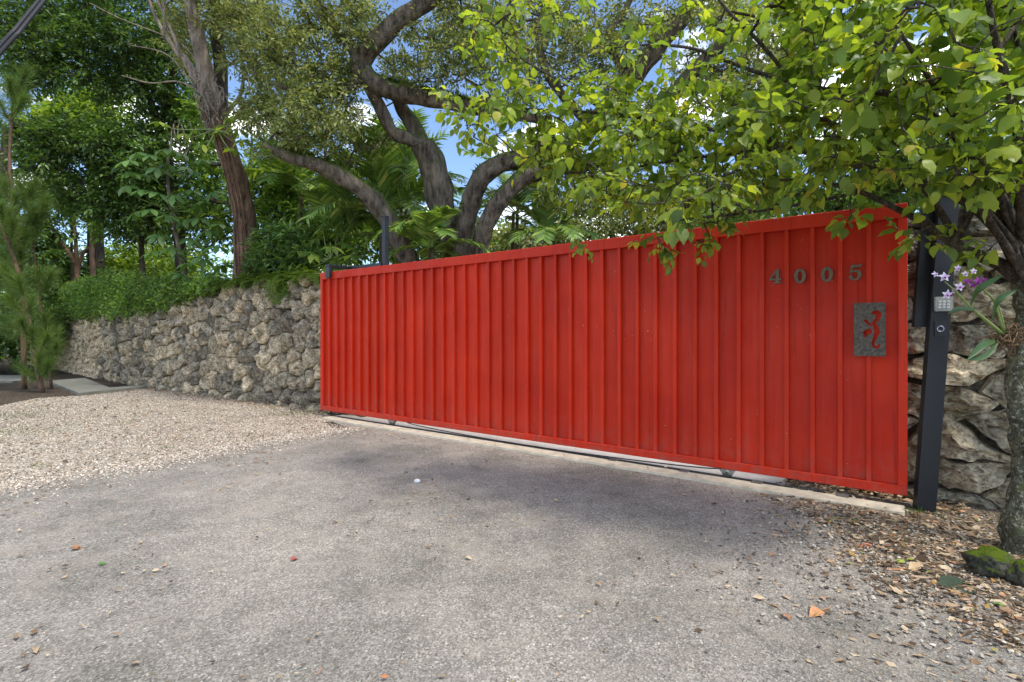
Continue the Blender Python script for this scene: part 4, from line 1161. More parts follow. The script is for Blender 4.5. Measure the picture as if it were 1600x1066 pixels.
# ---- palms
def frond(root, org, c, az, el, length, droop, leaf_l, mat, n=34, name='frond', lw=0.048):
    pts = []
    d = np.array([math.cos(az) * math.cos(el), math.sin(az) * math.cos(el), math.sin(el)])
    p = np.array(c, float); seg = length / 12
    for i in range(13):
        pts.append(p.copy()); d = d + np.array([0, 0, -droop * (0.4 + i / 9) / 12]); d /= np.linalg.norm(d); p = p + d * seg
    pts = np.array(pts)
    acc = Acc(); acc.tube(pts, np.linspace(0.016, 0.004, 13), 5)
    t = np.linspace(0.2, 0.99, n); k = t * 12
    base = np.stack([np.interp(k, np.arange(13), pts[:, j]) for j in range(3)], 1)
    tan = unit(np.stack([np.interp(k, np.arange(13), np.gradient(pts[:, j])) for j in range(3)], 1))
    side = unit(np.cross(tan, np.array([0, 0, 1.0])))
    upv = np.cross(side, tan)
    L = leaf_l * (0.45 + 0.55 * np.sin(math.pi * (0.12 + 0.8 * t)))
    for sg in (-1, 1):
        ax_ = side * sg * 0.8 + tan * 0.75 + upv * (0.28 - 0.2 * rng.random((n, 1))) + rng.normal(size=(n, 3)) * 0.07
        ax_[:, 2] -= 0.22
        sc_ = np.stack([np.full(n, lw), L, L], 1)
        V, F = inst(BLADE[0], BLADE[1], base, ax_, upv + rng.normal(size=(n, 3)) * 0.2, sc_)
        acc.add(V, F)
    acc.build(name, mat, root, False, None, org)
def palm(label, px, py, d, nfr, length, leaf_l, el0, el1, droop, stem_r=0.05, nst=1):
    c = P(px, py, d); b = np.array([c[0], c[1], 0.0])
    root = empty('palm', b, 0, label, 'palm', None)
    for k in range(nst):
        o_ = np.array([random.uniform(-.25, .25), random.uniform(-.25, .25), 0]) * (k > 0)
        a = Acc(); a.tube([b + o_ * 1.5, b + o_ + (c - b) * 0.5, c + o_ * 0.6], [stem_r * 1.2, stem_r, stem_r * 0.7], 9); a.build('stem', M['palm_stem'], root, True, None, b)
    for i in range(nfr):
        az = i * 2.399 + random.uniform(-.3, .3); el = R(random.uniform(el0, el1))
        frond(root, b, c + rng.normal(size=3) * 0.06, az, el, length * random.uniform(0.8, 1.15), droop * random.uniform(0.8, 1.2), leaf_l, M['palm_leaf'], 36)
palm('bright feathery palm just left of the oak trunks', 605, 345, 11.4, 20, 2.2, 0.55, 10, 85, 1.3, 0.06, 3)
palm('tall pale palm in the gap between the low oak limb and the oak trunk', 628, 318, 12.5, 20, 2.0, 0.55, 5, 85, 1.2, 0.06, 2)
palm('upright palm left of the slim dark guide post', 530, 372, 11.8, 15, 1.9, 0.5, 20, 82, 1.1, 0.04, 2)
palm('drooping palm in front of the oak trunks', 676, 385, 9.4, 13, 1.0, 0.36, 5, 80, 1.6, 0.045, 2)
palm('palm behind the right hand oak stem', 808, 335, 11.2, 16, 1.7, 0.45, 10, 75, 1.4, 0.05, 2)
palm('low palm above the gate between oak and flowering vine', 860, 370, 9.8, 14, 1.2, 0.36, 5, 70, 1.4, 0.04, 2)
palm('small dark palm among the stems at far left', 112, 345, 20.5, 12, 1.8, 0.55, 5, 70, 1.5, 0.06)
palm('spiky low palm behind the pine saplings', 100, 425, 21.5, 16, 1.7, 0.45, 15, 80, 0.8, 0.07)
palm('palm with yellowing fronds behind the brown trunk', 470, 300, 12.5, 11, 1.8, 0.5, 10, 70, 1.5, 0.06)

# ---- umbrella plants: leaves of seven leaflets
def umbrella(root, org, pts, d, r, stem_from, mat, nl=7, tm=LEAF_L):
    lv = Acc(); st = Acc()
    for px, py in pts:
        c = P(px, py, d + random.uniform(-0.35, 0.35))
        s = stem_from + (c - stem_from) * 0.72 + np.array([0, 0, -0.12])
        p, rr = smooth_path([stem_from, s, c], [0.014, 0.009, 0.005], 5); st.tube(p, rr, 5)
        a0_ = random.uniform(0, 6.28)
        tn = np.array([random.uniform(-.5, .5), random.uniform(-.7, 0.1), 1.0]); tn /= np.linalg.norm(tn)
        e1 = np.cross(tn, [0.3, 1, 0.1]); e1 /= np.linalg.norm(e1); e2 = np.cross(tn, e1)
        pos, ax_, nn, scs = [], [], [], []
        for k in range(nl):
            a_ = a0_ + k / nl * 6.28 * 0.95
            dd = e1 * math.cos(a_) + e2 * math.sin(a_) - tn * 0.35
            pos.append(c + dd * 0.02); ax_.append(dd); nn.append(tn + dd * 0.3); scs.append((r * 1.5, r * random.uniform(0.85, 1.1), r))
        V, F = inst(tm[0], tm[1], pos, np.array(ax_), np.array(nn), np.array(scs)); lv.add(V, F)
    st.build('stems', M['green_stem'], root, True, None, org)
    lv.build('leaves', mat, root, True, None, org)
b = P(300, 0, 12.75); b[2] = 0
u = empty('umbrella_plant', b, 0, 'tall plant with large umbrella leaves left of the brown trunk', 'plant')
a = Acc(); sp_, sr_ = smooth_path([b, P(296, 480, 12.75), P(282, 400, 12.7), P(268, 330, 12.55), P(262, 270, 12.45), P(268, 215, 12.3)], [0.06, 0.055, 0.05, 0.04, 0.03, 0.015], 6); a.tube(sp_, sr_, 9); a.build('main_stem', M['grey_bark'], u, True, None, b)
for stm, pl in ((P(262, 270, 12.45), [(200, 250), (214, 238), (236, 242), (248, 262), (228, 272), (268, 258), (296, 262), (284, 240), (205, 268), (260, 232), (310, 250)]),
                (P(268, 330, 12.55), [(196, 290), (222, 296), (246, 300), (270, 304), (296, 296), (312, 318), (236, 326), (262, 336), (288, 342), (212, 330), (330, 300)]),
                (P(282, 400, 12.7), [(300, 372), (322, 360), (340, 384), (318, 402), (296, 410), (270, 386), (248, 366), (346, 412), (330, 425), (286, 428), (240, 392), (310, 340), (345, 350)])):
    umbrella(u, b, pl, 12.1, 0.36, stm, M['umb_leaf'])
b = P(345, 0, 10.9); b[2] = 0
u = empty('climbing_plant', b, 0, 'bright umbrella leaves sprouting from the knot of the brown trunk', 'plant')
umbrella(u, b, [(360, 182), (352, 196), (372, 200), (340, 205), (305, 200), (285, 208), (378, 218), (250, 190), (318, 226), (365, 232)], 10.9, 0.27, P(338, 202, 11.05), M['bright_leaf'], 6)
b = P(515, 0, 10.0); b[2] = 0
u = empty('papaya_plant', b, 0, 'light green hand leaved plant above the far end of the gate', 'plant')
a = Acc(); sp_, sr_ = smooth_path([b, P(516, 500, 10), P(517, 420, 10), P(516, 380, 10)], [0.03, 0.025, 0.02, 0.012], 6); a.tube(sp_, sr_, 7); a.build('main_stem', M['green_stem'], u, True, None, b)
umbrella(u, b, [(492, 372), (505, 360), (526, 364), (542, 380), (500, 388), (520, 385), (486, 396), (548, 398), (532, 402), (508, 404), (470, 392), (478, 408), (556, 388)], 9.9, 0.27, P(516, 405, 10), M['fern'], 7, LEAF_N)

# ---- pine saplings
def pine(label, trunk, tufts, nl=0.34):
    b = P(*trunk[0][:3]); b = np.array([b[0], b[1], 0])
    root = empty('pine_sapling', b, 0, label, 'pine', 'pine saplings at the left edge')
    p, r = smooth_path([P(*q[:3]) for q in trunk], [q[3] for q in trunk], 6)
    a = Acc(); a.tube(p, r, 8); a.build('trunk', M['lean_bark'], root, True, None, b)
    tufts = list(tufts) + [(px + random.uniform(-26, 26), py + random.uniform(-34, 34), d + random.uniform(-.3, .3), rr * random.uniform(0.75, 1.0)) for px, py, d, rr in tufts for _ in (0, 1)]
    for px, py, d, rr in tufts:
        c = P(px, py, d); j = int(np.argmin(((p - c) ** 2).sum(1))); j = max(0, j - 2)
        a = Acc(); q, r2 = smooth_path([p[j], (p[j] + c) / 2 + np.array([0, 0, -0.04]), c], [0.014, 0.01, 0.007], 5); a.tube(q, r2, 5); a.build('branch', M['lean_bark'], root, True, None, b)
        n = 380; axis = unit(c - p[j] + np.array([0, 0, 0.15])); tl = rng.random((n, 1)) ** 0.7
        dirs = unit(rdir(n) * 0.75 + axis * (0.35 + 0.8 * tl)); dirs[:, 2] -= 0.28 * rng.random(n)
        pos = c + axis * ((tl - 0.85) * 0.5)
        L = rr / FPX * d * 0.8 * rng.uniform(0.55, 1.15, n)
        V, F = inst(NEEDLE[0], NEEDLE[1], pos, dirs, rdir(n), np.stack([np.full(n, 0.008), L, L], 1))
        a = Acc(); a.add(V, F); a.build('needle_tuft', M['pine_leaf'], root, False, None, b)
pine('leaning pine sapling with needle tufts at the left edge', [(66, gy(12.2), 12.2, 0.055), (55, 560, 12.2, 0.05), (42, 480, 12.2, 0.045), (22, 405, 12.2, 0.04), (0, 345, 12.2, 0.03), (-16, 300, 12.2, 0.02)],
     [(50, 520, 12.0, 34), (30, 440, 12.0, 34), (4, 400, 12.1, 34), (-12, 330, 12.2, 36), (20, 350, 12, 34), (62, 560, 12, 30), (8, 500, 12, 32)])
pine('taller straight pine sapling with pale upper tufts at the left edge', [(38, gy(12.8), 12.8, 0.06), (36, 520, 12.8, 0.055), (30, 400, 12.8, 0.05), (16, 280, 12.8, 0.04), (18, 190, 12.8, 0.028), (22, 140, 12.8, 0.015)],
     [(22, 135, 12.8, 34), (36, 160, 12.7, 32), (2, 165, 12.7, 34), (8, 290, 12.7, 34), (50, 300, 12.7, 32), (40, 365, 12.6, 36), (14, 372, 12.6, 34), (50, 330, 12.6, 30), (18, 450, 12.6, 32)])
pine('thin pine sapling nearest the concrete slab', [(80, gy(12.9), 12.9, 0.04), (76, 560, 12.9, 0.035), (62, 470, 12.9, 0.03), (52, 380, 12.9, 0.025), (46, 310, 12.9, 0.015)],
     [(46, 306, 12.9, 30), (66, 330, 12.8, 26), (70, 500, 12.7, 32), (60, 430, 12.8, 30), (72, 545, 12.7, 30)])

# ---- wall-top ferns and creeper
acc = Acc()
n_ = 300
for i in range(n_):
    s = random.uniform(0.6, 7.2); p, t = lwp.at(s); nrm = np.array([-t[1], t[0]])
    fz = ltop(s) + random.uniform(-0.06, 0.05)
    dens = 0.5 + 0.5 * noise.noise(Vector((s * 1.7, 3, 0)))
    if random.random() > 0.35 + dens: continue
    c = np.array([*(p + nrm * random.uniform(-0.2, 0.06)), fz])
    for k in range(5):
        d = np.array([*(nrm * random.uniform(0.1, 1.0) + t * random.uniform(-0.9, 0.9)), random.uniform(-0.1, 0.8)]); d /= np.linalg.norm(d)
        q = c.copy(); pts = [q.copy()]; dd = d.copy()
        for m in range(5):
            dd[2] -= 0.22; dd /= np.linalg.norm(dd); q = q + dd * 0.06; pts.append(q.copy())
        pts = np.array(pts); tt = np.linspace(0.1, 1, 11) * 5
        base = np.stack([np.interp(tt, np.arange(6), pts[:, j]) for j in range(3)], 1)
        tan = unit(np.stack([np.interp(tt, np.arange(6), np.gradient(pts[:, j])) for j in range(3)], 1))
        side = unit(np.cross(tan, [0, 0, 1.0]))
        for sg in (-1, 1):
            V, F = inst(LEAF_N[0], LEAF_N[1], base, side * sg + tan * 0.5, np.cross(side, tan) + rng.normal(size=(11, 3)) * .2, 0.075 * (1.1 - np.linspace(0.1, 1, 11) * 0.7)); acc.add(V, F)
fern = acc.build('wall_ferns', M['fern'], None, False, 'stuff'); tag(fern, 'bright green ferns spilling over the top of the long stone wall', 'ferns')
fo = empty('fern', P(441, 452, 9.75), 0, 'single fern growing from a joint high in the coral stone wall', 'fern')
org = P(441, 452, 9.75)
for k in range(13):
    a_ = k / 13 * 6.28; acc = Acc()
    d = np.array([math.cos(a_) * 0.8 - .2, -0.5, math.sin(a_) * 0.8]); q = org.copy(); pts = [q.copy()]
    for m in range(5):
        d[2] -= 0.16; d /= np.linalg.norm(d); q = q + d * 0.06; pts.append(q.copy())
    pts = np.array(pts); tt = np.linspace(0.1, 1, 12) * 5
    base = np.stack([np.interp(tt, np.arange(6), pts[:, j]) for j in range(3)], 1)
    tan = unit(np.stack([np.interp(tt, np.arange(6), np.gradient(pts[:, j])) for j in range(3)], 1)); side = unit(np.cross(tan, [0.1, -1, 0.3]))
    for sg in (-1, 1):
        V, F = inst(LEAF_N[0], LEAF_N[1], base, side * sg + tan * 0.6, np.cross(side, tan) + rng.normal(size=(12, 3)) * .2, np.full(12, 0.07)); acc.add(V, F)
    acc.tube(pts, 0.004, 4); acc.build('frond', M['fern'], fo, False, None, org)
# creeper hanging over the lower left stretch of wall
acc = Acc(); st = Acc()
for i in range(4600):
    s = 5.0 + 17 * random.random() ** 1.15; p, t = lwp.at(s); nrm = np.array([-t[1], t[0]])
    top = ltop(s); g_ = min(1, max(0.0, (s - 4.8) / 3.2))
    hi = top + 0.06 + g_ * (0.25 + 0.5 * max(0, min(1, (s - 8) / 4)) + 0.5 * noise.noise(Vector((s * 0.9, 7, 5))))
    lo = top - 0.05 - g_ * (0.42 + 0.35 * noise.noise(Vector((s * 1.9, 0, 5))))
    z = lo + (hi - lo) * random.random() ** 0.8
    c = np.array([*(p + nrm * (random.uniform(0.02, 0.18) if z < top else random.uniform(-0.4, 0.15))), z])
    k = 7
    V, F = inst(LEAF_S[0], LEAF_S[1], c + rng.normal(size=(k, 3)) * 0.07, rdir(k, -0.3) + np.array([*(nrm * 0.3), 0]), rdir(k, 0.5) + np.array([*(nrm * 0.8), 0]), rng.uniform(0.07, 0.13, k)); acc.add(V, F)
cr = acc.build('creeper', M['mid_leaf'], None, False, 'stuff'); tag(cr, 'dense small leaved creeper hanging over the left stretch of stone wall', 'creeper')

# ------------------------------------------------------------------ the flowering vine tree at the right
vb = G(1578, 868); vb[2] = 0
vine = empty('vine_tree', vb, 0, 'overhanging tree with big bright green leaves at right, its trunk spotted with lichen', 'tree')
wood = []
def vl(pts, rad, mat=None, name='limb', sides=10, lump=0.15):
    p, r = limb(vine, vb, [P(*q) for q in pts], rad, mat or M['vine_bark'], sides, name, 6, lump, 6.0); wood.append(p); return p, r
limb(vine, vb, [P(*q) for q in [(1592, 872, 3.22), (1592, 850, 3.22), (1594, 800, 3.22), (1602, 745, 3.22), (1602, 690, 3.22), (1594, 640, 3.23), (1590, 590, 3.24), (1598, 540, 3.25), (1608, 490, 3.25), (1606, 440, 3.25), (1598, 405, 3.25)]],
     [0.14, 0.11, 0.075, 0.06, 0.075, 0.055, 0.058, 0.06, 0.066, 0.08, 0.06], M['lichen_bark'], 20, 'trunk', 10, 0.35, 11.0)
wood.append(np.array([P(1606, 440, 3.25), P(1598, 405, 3.25)]))
V1 = vl([(1610, 450, 3.25), (1560, 412, 3.28), (1500, 388, 3.3), (1450, 352, 3.35), (1400, 326, 3.4), (1345, 300, 3.45), (1280, 285, 3.5), (1200, 280, 3.6)], [0.05, 0.042, 0.032, 0.024, 0.02, 0.016, 0.012, 0.008])
vl([(1500, 388, 3.3), (1478, 345, 3.3), (1440, 290, 3.3), (1380, 240, 3.3), (1320, 200, 3.35), (1240, 170, 3.4)], [0.03, 0.022, 0.018, 0.015, 0.012, 0.007])
vl([(1490, 380, 3.3), (1515, 330, 3.2), (1525, 270, 3.1), (1500, 200, 3.0), (1450, 120, 2.95), (1400, 40, 2.9)], [0.026, 0.024, 0.02, 0.016, 0.012, 0.008])
vl([(1600, 430, 3.25), (1560, 360, 3.2), (1500, 310, 3.2), (1400, 275, 3.3), (1250, 235, 3.5), (1100, 200, 3.8), (950, 178, 4.0), (820, 170, 4.2)], [0.045, 0.035, 0.028, 0.022, 0.018, 0.014, 0.011, 0.007])
vl([(1598, 410, 3.25), (1570, 320, 3.1), (1500, 220, 3.1), (1400, 150, 3.2), (1290, 140, 3.4), (1180, 112, 3.6), (1090, 78, 3.7), (1020, 70, 3.8), (960, 75, 3.9)], [0.04, 0.03, 0.024, 0.02, 0.016, 0.014, 0.012, 0.009, 0.006])
vl([(1602, 420, 3.2), (1598, 320, 3.0), (1590, 200, 2.8), (1560, 80, 2.7), (1540, -20, 2.7)], [0.04, 0.03, 0.024, 0.018, 0.01])
vl([(1240, 130, 3.5), (1190, 70, 3.5), (1140, 20, 3.5), (1100, -30, 3.5)], [0.014, 0.012, 0.01, 0.006])
vl([(950, 178, 4.0), (880, 130, 4.1), (800, 80, 4.2), (760, 20, 4.3)], [0.011, 0.009, 0.007, 0.005])
vl([(1345, 300, 3.45), (1250, 320, 3.5), (1150, 335, 3.55), (1060, 345, 3.6), (1035, 372, 3.6), (1035, 392, 3.6)], [0.012, 0.01, 0.008, 0.006, 0.005, 0.003])
vl([(1200, 235, 3.6), (1060, 250, 3.8), (930, 270, 4.0), (840, 260, 4.1), (740, 215, 4.3)], [0.012, 0.01, 0.008, 0.006, 0.004])
for i in range(14):         # the fan of bare stems at the right
    a_ = random.uniform(0, 1); x_, y_ = 1480 + 130 * a_, random.uniform(230, 300)
    vl([(1606 + random.uniform(-8, 14), 450 + random.uniform(-20, 30), 3.2), (1575 + 40 * a_ + random.uniform(-12, 12), 390, 3.15 + random.uniform(-.12, .12)), ((1575 + x_) / 2, 330, 3.1 + random.uniform(-.15, .15)), (x_, y_, 3.05 + random.uniform(-.2, .2))], [0.018, 0.016, 0.013, 0.008], None, 'limb', 6, 0.05)
def vdepth(px): return 4.35 - (px - 700) / 900 * 1.45
poly_top = -110
def low_edge(px): return float(np.interp(px, [680, 720, 780, 860, 940, 1050, 1200, 1330, 1420, 1500, 1620], [180, 235, 262, 310, 345, 352, 330, 300, 312, 325, 330]))
def hi_edge(px): return float(np.interp(px, [680, 720, 780, 860, 940, 1040, 1100, 1200, 1300], [130, 60, -20, -60, 60, 70, 80, -20, -110]))
gaps = [(1075, 55, 55, 45), (1165, 95, 32, 40), (900, 70, 40, 40), (1000, 105, 40, 30), (640, 200, 40, 40), (1205, 60, 22, 40)]
pts = []
while len(pts) < 700:
    px = 690 + 960 * random.random() ** 0.9; py = random.uniform(-70, 352)
    if py > low_edge(px) - 32 or py < hi_edge(px): continue
    if any(((px - g[0]) / g[2]) ** 2 + ((py - g[1]) / g[3]) ** 2 < 1 for g in gaps): continue
    if px > 1380 and random.random() < 0.35: continue
    if py > 300 and px > 1430 and random.random() < 0.75: continue
    if px < 1150 and py < 170 and random.random() < 0.55: continue
    if px < 900 and random.random() < 0.3: continue
    pts.append(P(px, py, vdepth(px) + random.gauss(0, 0.32)))
while len(pts) < 800:
    px = random.uniform(700, 1080); py = random.uniform(120, 330)
    if py > low_edge(px) - 30 or any(((px - g[0]) / g[2]) ** 2 + ((py - g[1]) / g[3]) ** 2 < 1 for g in gaps): continue
    pts.append(P(px, py, vdepth(px) + random.gauss(0, 0.35)))
for px, py in ((1040, 40), (1080, 15), (1120, 45), (1060, 70), (1150, 20), (1000, 20), (985, 45), (770, 20), (800, 5), (840, 25), (1100, 350), (1110, 372), (1085, 380), (1035, 385), (1028, 372), (1045, 398), (1000, 370), (905, 378), (1330, 338), (1325, 345),
               (1430, 365), (1400, 368), (1445, 380), (1460, 350), (1540, 395), (1530, 400), (1130, 350)):
    pts.append(P(px, py, vdepth(px) + 0.1))
att = np.array(pts)
tw, dirs = grow(np.concatenate(wood), att, 0.12, 0.0028, 0.42, 0.18, 5, 0.02)
tw.build('twigs', M['vine_bark'], vine, True, 'stuff', vb)
acc = Acc()
near = att[:, 0] / att[:, 1] > 0.62
sel = rng.integers(0, 3, len(att)); vtw = Acc()
for tm, q_ in ((LEAF_H, 0), (LEAF_H2, 1), (LEAF_H3, 2)):
    m_ = sel == q_
    nr_ = m_ & (att[:, 0] / att[:, 1] > 0.55); fr_ = m_ & ~nr_
    cluster_leaves(acc, tm, att[nr_], dirs[nr_], 2, 6, 0.20, 0.035, 0.108, 0.4, 0.8, vtw, 0.0028)
    cluster_leaves(acc, tm, att[fr_], dirs[fr_], 3, 5, 0.2, 0.035, 0.09, 0.4, 0.8, vtw, 0.0026)
vtw.build('twigs', M['vine_bark'], vine, False, 'stuff', vb)
acc.build('crown', M['vine_leaf'], vine, True, None, vb)

# ---- orchid tied to the lichen trunk
od = 3.05
ob_ = P(1572, 528, 3.1)
orchid = empty('orchid', ob_, 0, 'purple and white orchid growing on the lichen spotted trunk', 'orchid')
M['petal'] = island_mat('pale_petal', [(0.0, (0.62, 0.40, 0.62)), (0.6, (0.78, 0.62, 0.78)), (1.0, (0.85, 0.78, 0.84))], 0.6)
M['petal_dark'] = island_mat('purple_petal', [(0.0, (0.16, 0.02, 0.14)), (1.0, (0.36, 0.06, 0.33))], 0.6)
M['orchid_leaf'] = leaf_mat('orchid_leaf', [(0.0, (0.03, 0.07, 0.02)), (1.0, (0.06, 0.12, 0.03))], 0.25)
M['root_ball'] = simple('root_ball', (0.16, 0.10, 0.05), 0.95, 0, 0.5, 30, 0.6)
acc = Acc()
for i in range(120):
    p0 = ob_ + rdir(1)[0] * np.array([0.09, 0.06, 0.08]) * random.uniform(0.3, 1); p1 = p0 + rdir(1)[0] * 0.06; p2 = p1 + rdir(1)[0] * 0.05
    acc.tube([p0, p1, p2], 0.0035, 4)
acc.build('roots', M['root_ball'], orchid, True, None, ob_)
def cane(pts, r0, r1, mat=None, name='cane'):
    p, r = smooth_path([P(*q) for q in pts], list(np.linspace(r0, r1, len(pts))), 6); a = Acc(); a.tube(p, r, 7); a.build(name, mat or M['green_stem'], orchid, True, None, ob_)
cane([(1566, 522, 3.08), (1540, 500, 3.02), (1516, 480, 2.98), (1498, 460, 2.95), (1476, 440, 2.92)], 0.011, 0.003)
cane([(1568, 518, 3.08), (1552, 470, 3.05), (1520, 440, 3.0), (1500, 415, 2.98)], 0.006, 0.002)
cane([(1570, 520, 3.08), (1560, 480, 3.06), (1540, 455, 3.02)], 0.008, 0.004)
def strap(p0, p1, p2, w):
    p, r = smooth_path([P(*p0), P(*p1), P(*p2)], [0.2, 1, 0.1], 6)
    t = np.linspace(0, 1, len(p)); wd = w * np.sin(math.pi * (0.08 + 0.9 * t)) ** 0.7
    sd = unit(np.cross(np.gradient(p, axis=0), np.array([0.35, -1, 0.5])))
    V = np.concatenate([p + sd * wd[:, None], p - np.array([0, -0.006, 0.006]), p - sd * wd[:, None]]); n = len(p); F = []
    for i in range(n - 1):
        for k in (0, 1):
            a_, b_ = k * n + i, (k + 1) * n + i; F += [(a_, a_ + 1, b_ + 1), (a_, b_ + 1, b_)]
    a = Acc(); a.add(V, F); a.build('leaf', M['orchid_leaf'], orchid, True, None, ob_)
strap((1516, 478, 2.98), (1530, 452, 2.94), (1566, 430, 2.92), 0.02)
strap((1556, 532, 3.05), (1535, 540, 2.98), (1512, 562, 2.95), 0.02)
strap((1560, 535, 3.05), (1540, 556, 3.0), (1514, 563, 2.97), 0.016)
strap((1525, 484, 2.98), (1500, 482, 2.92), (1482, 490, 2.9), 0.014)
strap((1550, 500, 3.03), (1560, 470, 3.0), (1590, 452, 3.0), 0.02)
def flower(px, py, d, r, dark=False):
    r *= 0.68; c = P(px, py, d); f = np.array([random.uniform(-.5, .2), -1, random.uniform(-.2, .4)]); f /= np.linalg.norm(f)
    e1 = np.cross(f, [0, 0, 1.0]); e1 /= np.linalg.norm(e1); e2 = np.cross(e1, f); a0_ = random.uniform(-.3, .3)
    dd = [e1 * math.sin(a0_ + k * 1.257) + e2 * math.cos(a0_ + k * 1.257) + f * random.uniform(0.1, 0.4) for k in range(5)]
    V, F = inst(LEAF_H[0], LEAF_H[1], [c] * 5, np.array(dd), np.array([f] * 5), np.array([(r * 0.85, r, r)] * 5))
    a = Acc(); a.add(V, F); o_ = a.build('flower', M['petal_dark'] if dark else M['petal'], orchid, True, None, ob_)
    V, F = inst(LEAF_H[0], LEAF_H[1], [c + f * 0.004] * 2, np.array([-e2 + f * 0.9, -e2 * 0.5 + f]), np.array([f, f + e2]), np.array([(r * .6, r * .6, r * .6)] * 2))
    a = Acc(); a.add(V, F); a.build('lip', M['petal_dark'], o_, True, None, ob_)
for q in ((1475, 433, 2.90, .045), (1461, 429, 2.92, .032), (1499, 448, 2.93, .042), (1479, 460, 2.91, .044), (1496, 419, 2.95, .032), (1521, 424, 2.97, .03), (1490, 455, 2.95, .025), (1508, 428, 2.96, .028)): flower(*q)
for q in ((1528, 440, 2.97, .045), (1511, 440, 2.95, .035), (1538, 438, 3.0, .03), (1520, 446, 2.98, .03)): flower(*q, True)

# ------------------------------------------------------------------ overhead cable
cb = empty('power_cable', P(0, 72, 6.0), 0, 'thick black overhead cable crossing the top left corner', 'cable')
for k in range(2):
    p, r = smooth_path([P(-260 + k * 6, 365, 5.2), P(0 + k * 6, 72 + k * 4, 6.0), P(60 + k * 6, 2 + k * 3, 6.3), P(330, -330, 8)], [0.022, 0.022, 0.022, 0.022], 8)
    a = Acc(); a.tube(p, r, 8); a.build('strand', M['dark_rubber'], cb, True, None, P(0, 72, 6.0))

# ------------------------------------------------------------------ gravel, litter, small things on the ground
def in_poly(x, y, poly):
    c = np.zeros(len(x), bool); n = len(poly)
    for i in range(n):
        x1_, y1_ = poly[i]; x2_, y2_ = poly[(i + 1) % n]
        m = ((y1_ > y) != (y2_ > y)) & (x < (x2_ - x1_) * (y - y1_) / (y2_ - y1_ + 1e-12) + x1_); c ^= m
    return c
gp2 = [tuple(g[:2]) for g in grav] + [tuple(gate_pt(0.75, -0.25)[:2]), tuple(gate_pt(0.6, -0.38)[:2])] + list(ep2[::-1]) + [(-9, 4.2), (-12, 5.0)]
def scatter(poly, n, zf=0.0):
    P_ = np.array(poly); x = rng.uniform(P_[:, 0].min(), P_[:, 0].max(), n * 4); y = rng.uniform(P_[:, 1].min(), P_[:, 1].max(), n * 4)
    m = in_poly(x, y, poly); return np.stack([x[m][:n], y[m][:n]], 1)
q = scatter(gp2, 60000)
# spilled pebbles thin out over the asphalt edge
k = rng.integers(0, len(ep2), 9000); e = np.array(ep2)[k] + np.stack([rng.normal(size=9000) * 0.2, -np.abs(rng.normal(size=9000)) ** 1.6 * 0.2], 1)
q = np.concatenate([q, e])
n_ = len(q); s_ = rng.uniform(0.0045, 0.013, n_) * (1 + 0.6 * (rng.random(n_) > 0.96))
V, F = inst(PEB[0], PEB[1], np.column_stack([q, s_ * 0.3]), rdir(n_, 0, 0.25), rdir(n_, 1.6), np.stack([s_, s_ * rng.uniform(0.6, 1.1, n_), s_ * 0.7], 1))
a = Acc(); a.add(V, F); g_ = a.build('gravel', M['pebble'], None, False, 'stuff'); tag(g_, 'pale crushed gravel apron in front of the long stone wall', 'gravel')
lit_poly = [tuple(gate_pt(6.75, -0.33)[:2]), tuple(gate_pt(7.9, -0.05)[:2]), tuple(gate_pt(9.0, 0.35)[:2]), (4.6, 1.2), (2.6, 1.5), (2.1, 2.2), (2.0, 2.9), (2.2, 3.6)]
q = scatter(lit_poly, 3800)
q = np.concatenate([q, rng.normal(size=(1500, 2)) * np.array([0.5, 0.6]) + np.array([2.3, 2.9])])
d_ = np.array([[-(p[0] - GL[0]) * gn[0] - (p[1] - GL[1]) * gn[1]] for p in q])[:, 0]; q = q[(d_ > 0.3) | (q[:, 0] > 3.0)]
n_ = len(q); s_ = rng.uniform(0.004, 0.014, n_)
V, F = inst(PEB[0], PEB[1], np.column_stack([q, 0.004 + s_ * 0.4]), rdir(n_, 0, 0.25), rdir(n_, 1.6), np.stack([s_, s_, s_ * 0.7], 1))
a = Acc(); a.add(V, F); g_ = a.build('pebbles', M['grey_pebble'], None, False, 'stuff'); tag(g_, 'loose grey pebbles around the foot of the black post', 'pebbles')
# dry leaves, straw
acc = Acc()
def add_litter(q, smin, smax, narrow=0.0, z=0.006, tm=LEAF_S):
    n_ = len(q); s_ = rng.uniform(smin, smax, n_)
    ax_ = rng.normal(size=(n_, 3)); ax_[:, 2] *= 0.12; nr = rng.normal(size=(n_, 3)) * 0.28; nr[:, 2] = 1
    wd = np.where(rng.random(n_) < narrow, 0.15 if narrow == 1.0 else 0.22, 1.0) * rng.uniform(0.7, 1.5, n_)
    V, F = inst(tm[0], tm[1], np.column_stack([q, z + rng.random(n_) * 0.008]), ax_, nr, np.stack([s_ * wd, s_, s_ * rng.uniform(-1.6, 1.6, n_)], 1)); acc.add(V, F)
q = scatter(lit_poly, 7000); add_litter(q, 0.012, 0.05, 0.7)
q = scatter(lit_poly, 700); add_litter(q, 0.02, 0.06, 0.3, 0.010, LEAF_H2)
q = scatter(lit_poly, 450); add_litter(q, 0.02, 0.06, 0.2, 0.010, LEAF_H3)
q = scatter(lit_poly, 1300); add_litter(q, 0.05, 0.13, 1.0, 0.010)
q = rng.normal(size=(2600, 2)) * np.array([0.5, 0.65]) + np.array([2.5, 2.8]); add_litter(q, 0.015, 0.06, 0.5)
q = scatter(gp2, 3600); add_litter(q, 0.02, 0.07, 0.35, 0.012)
asp_poly = [(-6, 4.2), (-3.9, 5.0), (-2.4, 7.3), tuple(gate_pt(1, -.4)[:2]), tuple(gate_pt(7.8, -.4)[:2]), (3.2, 1.6), (-4, 1.2)]
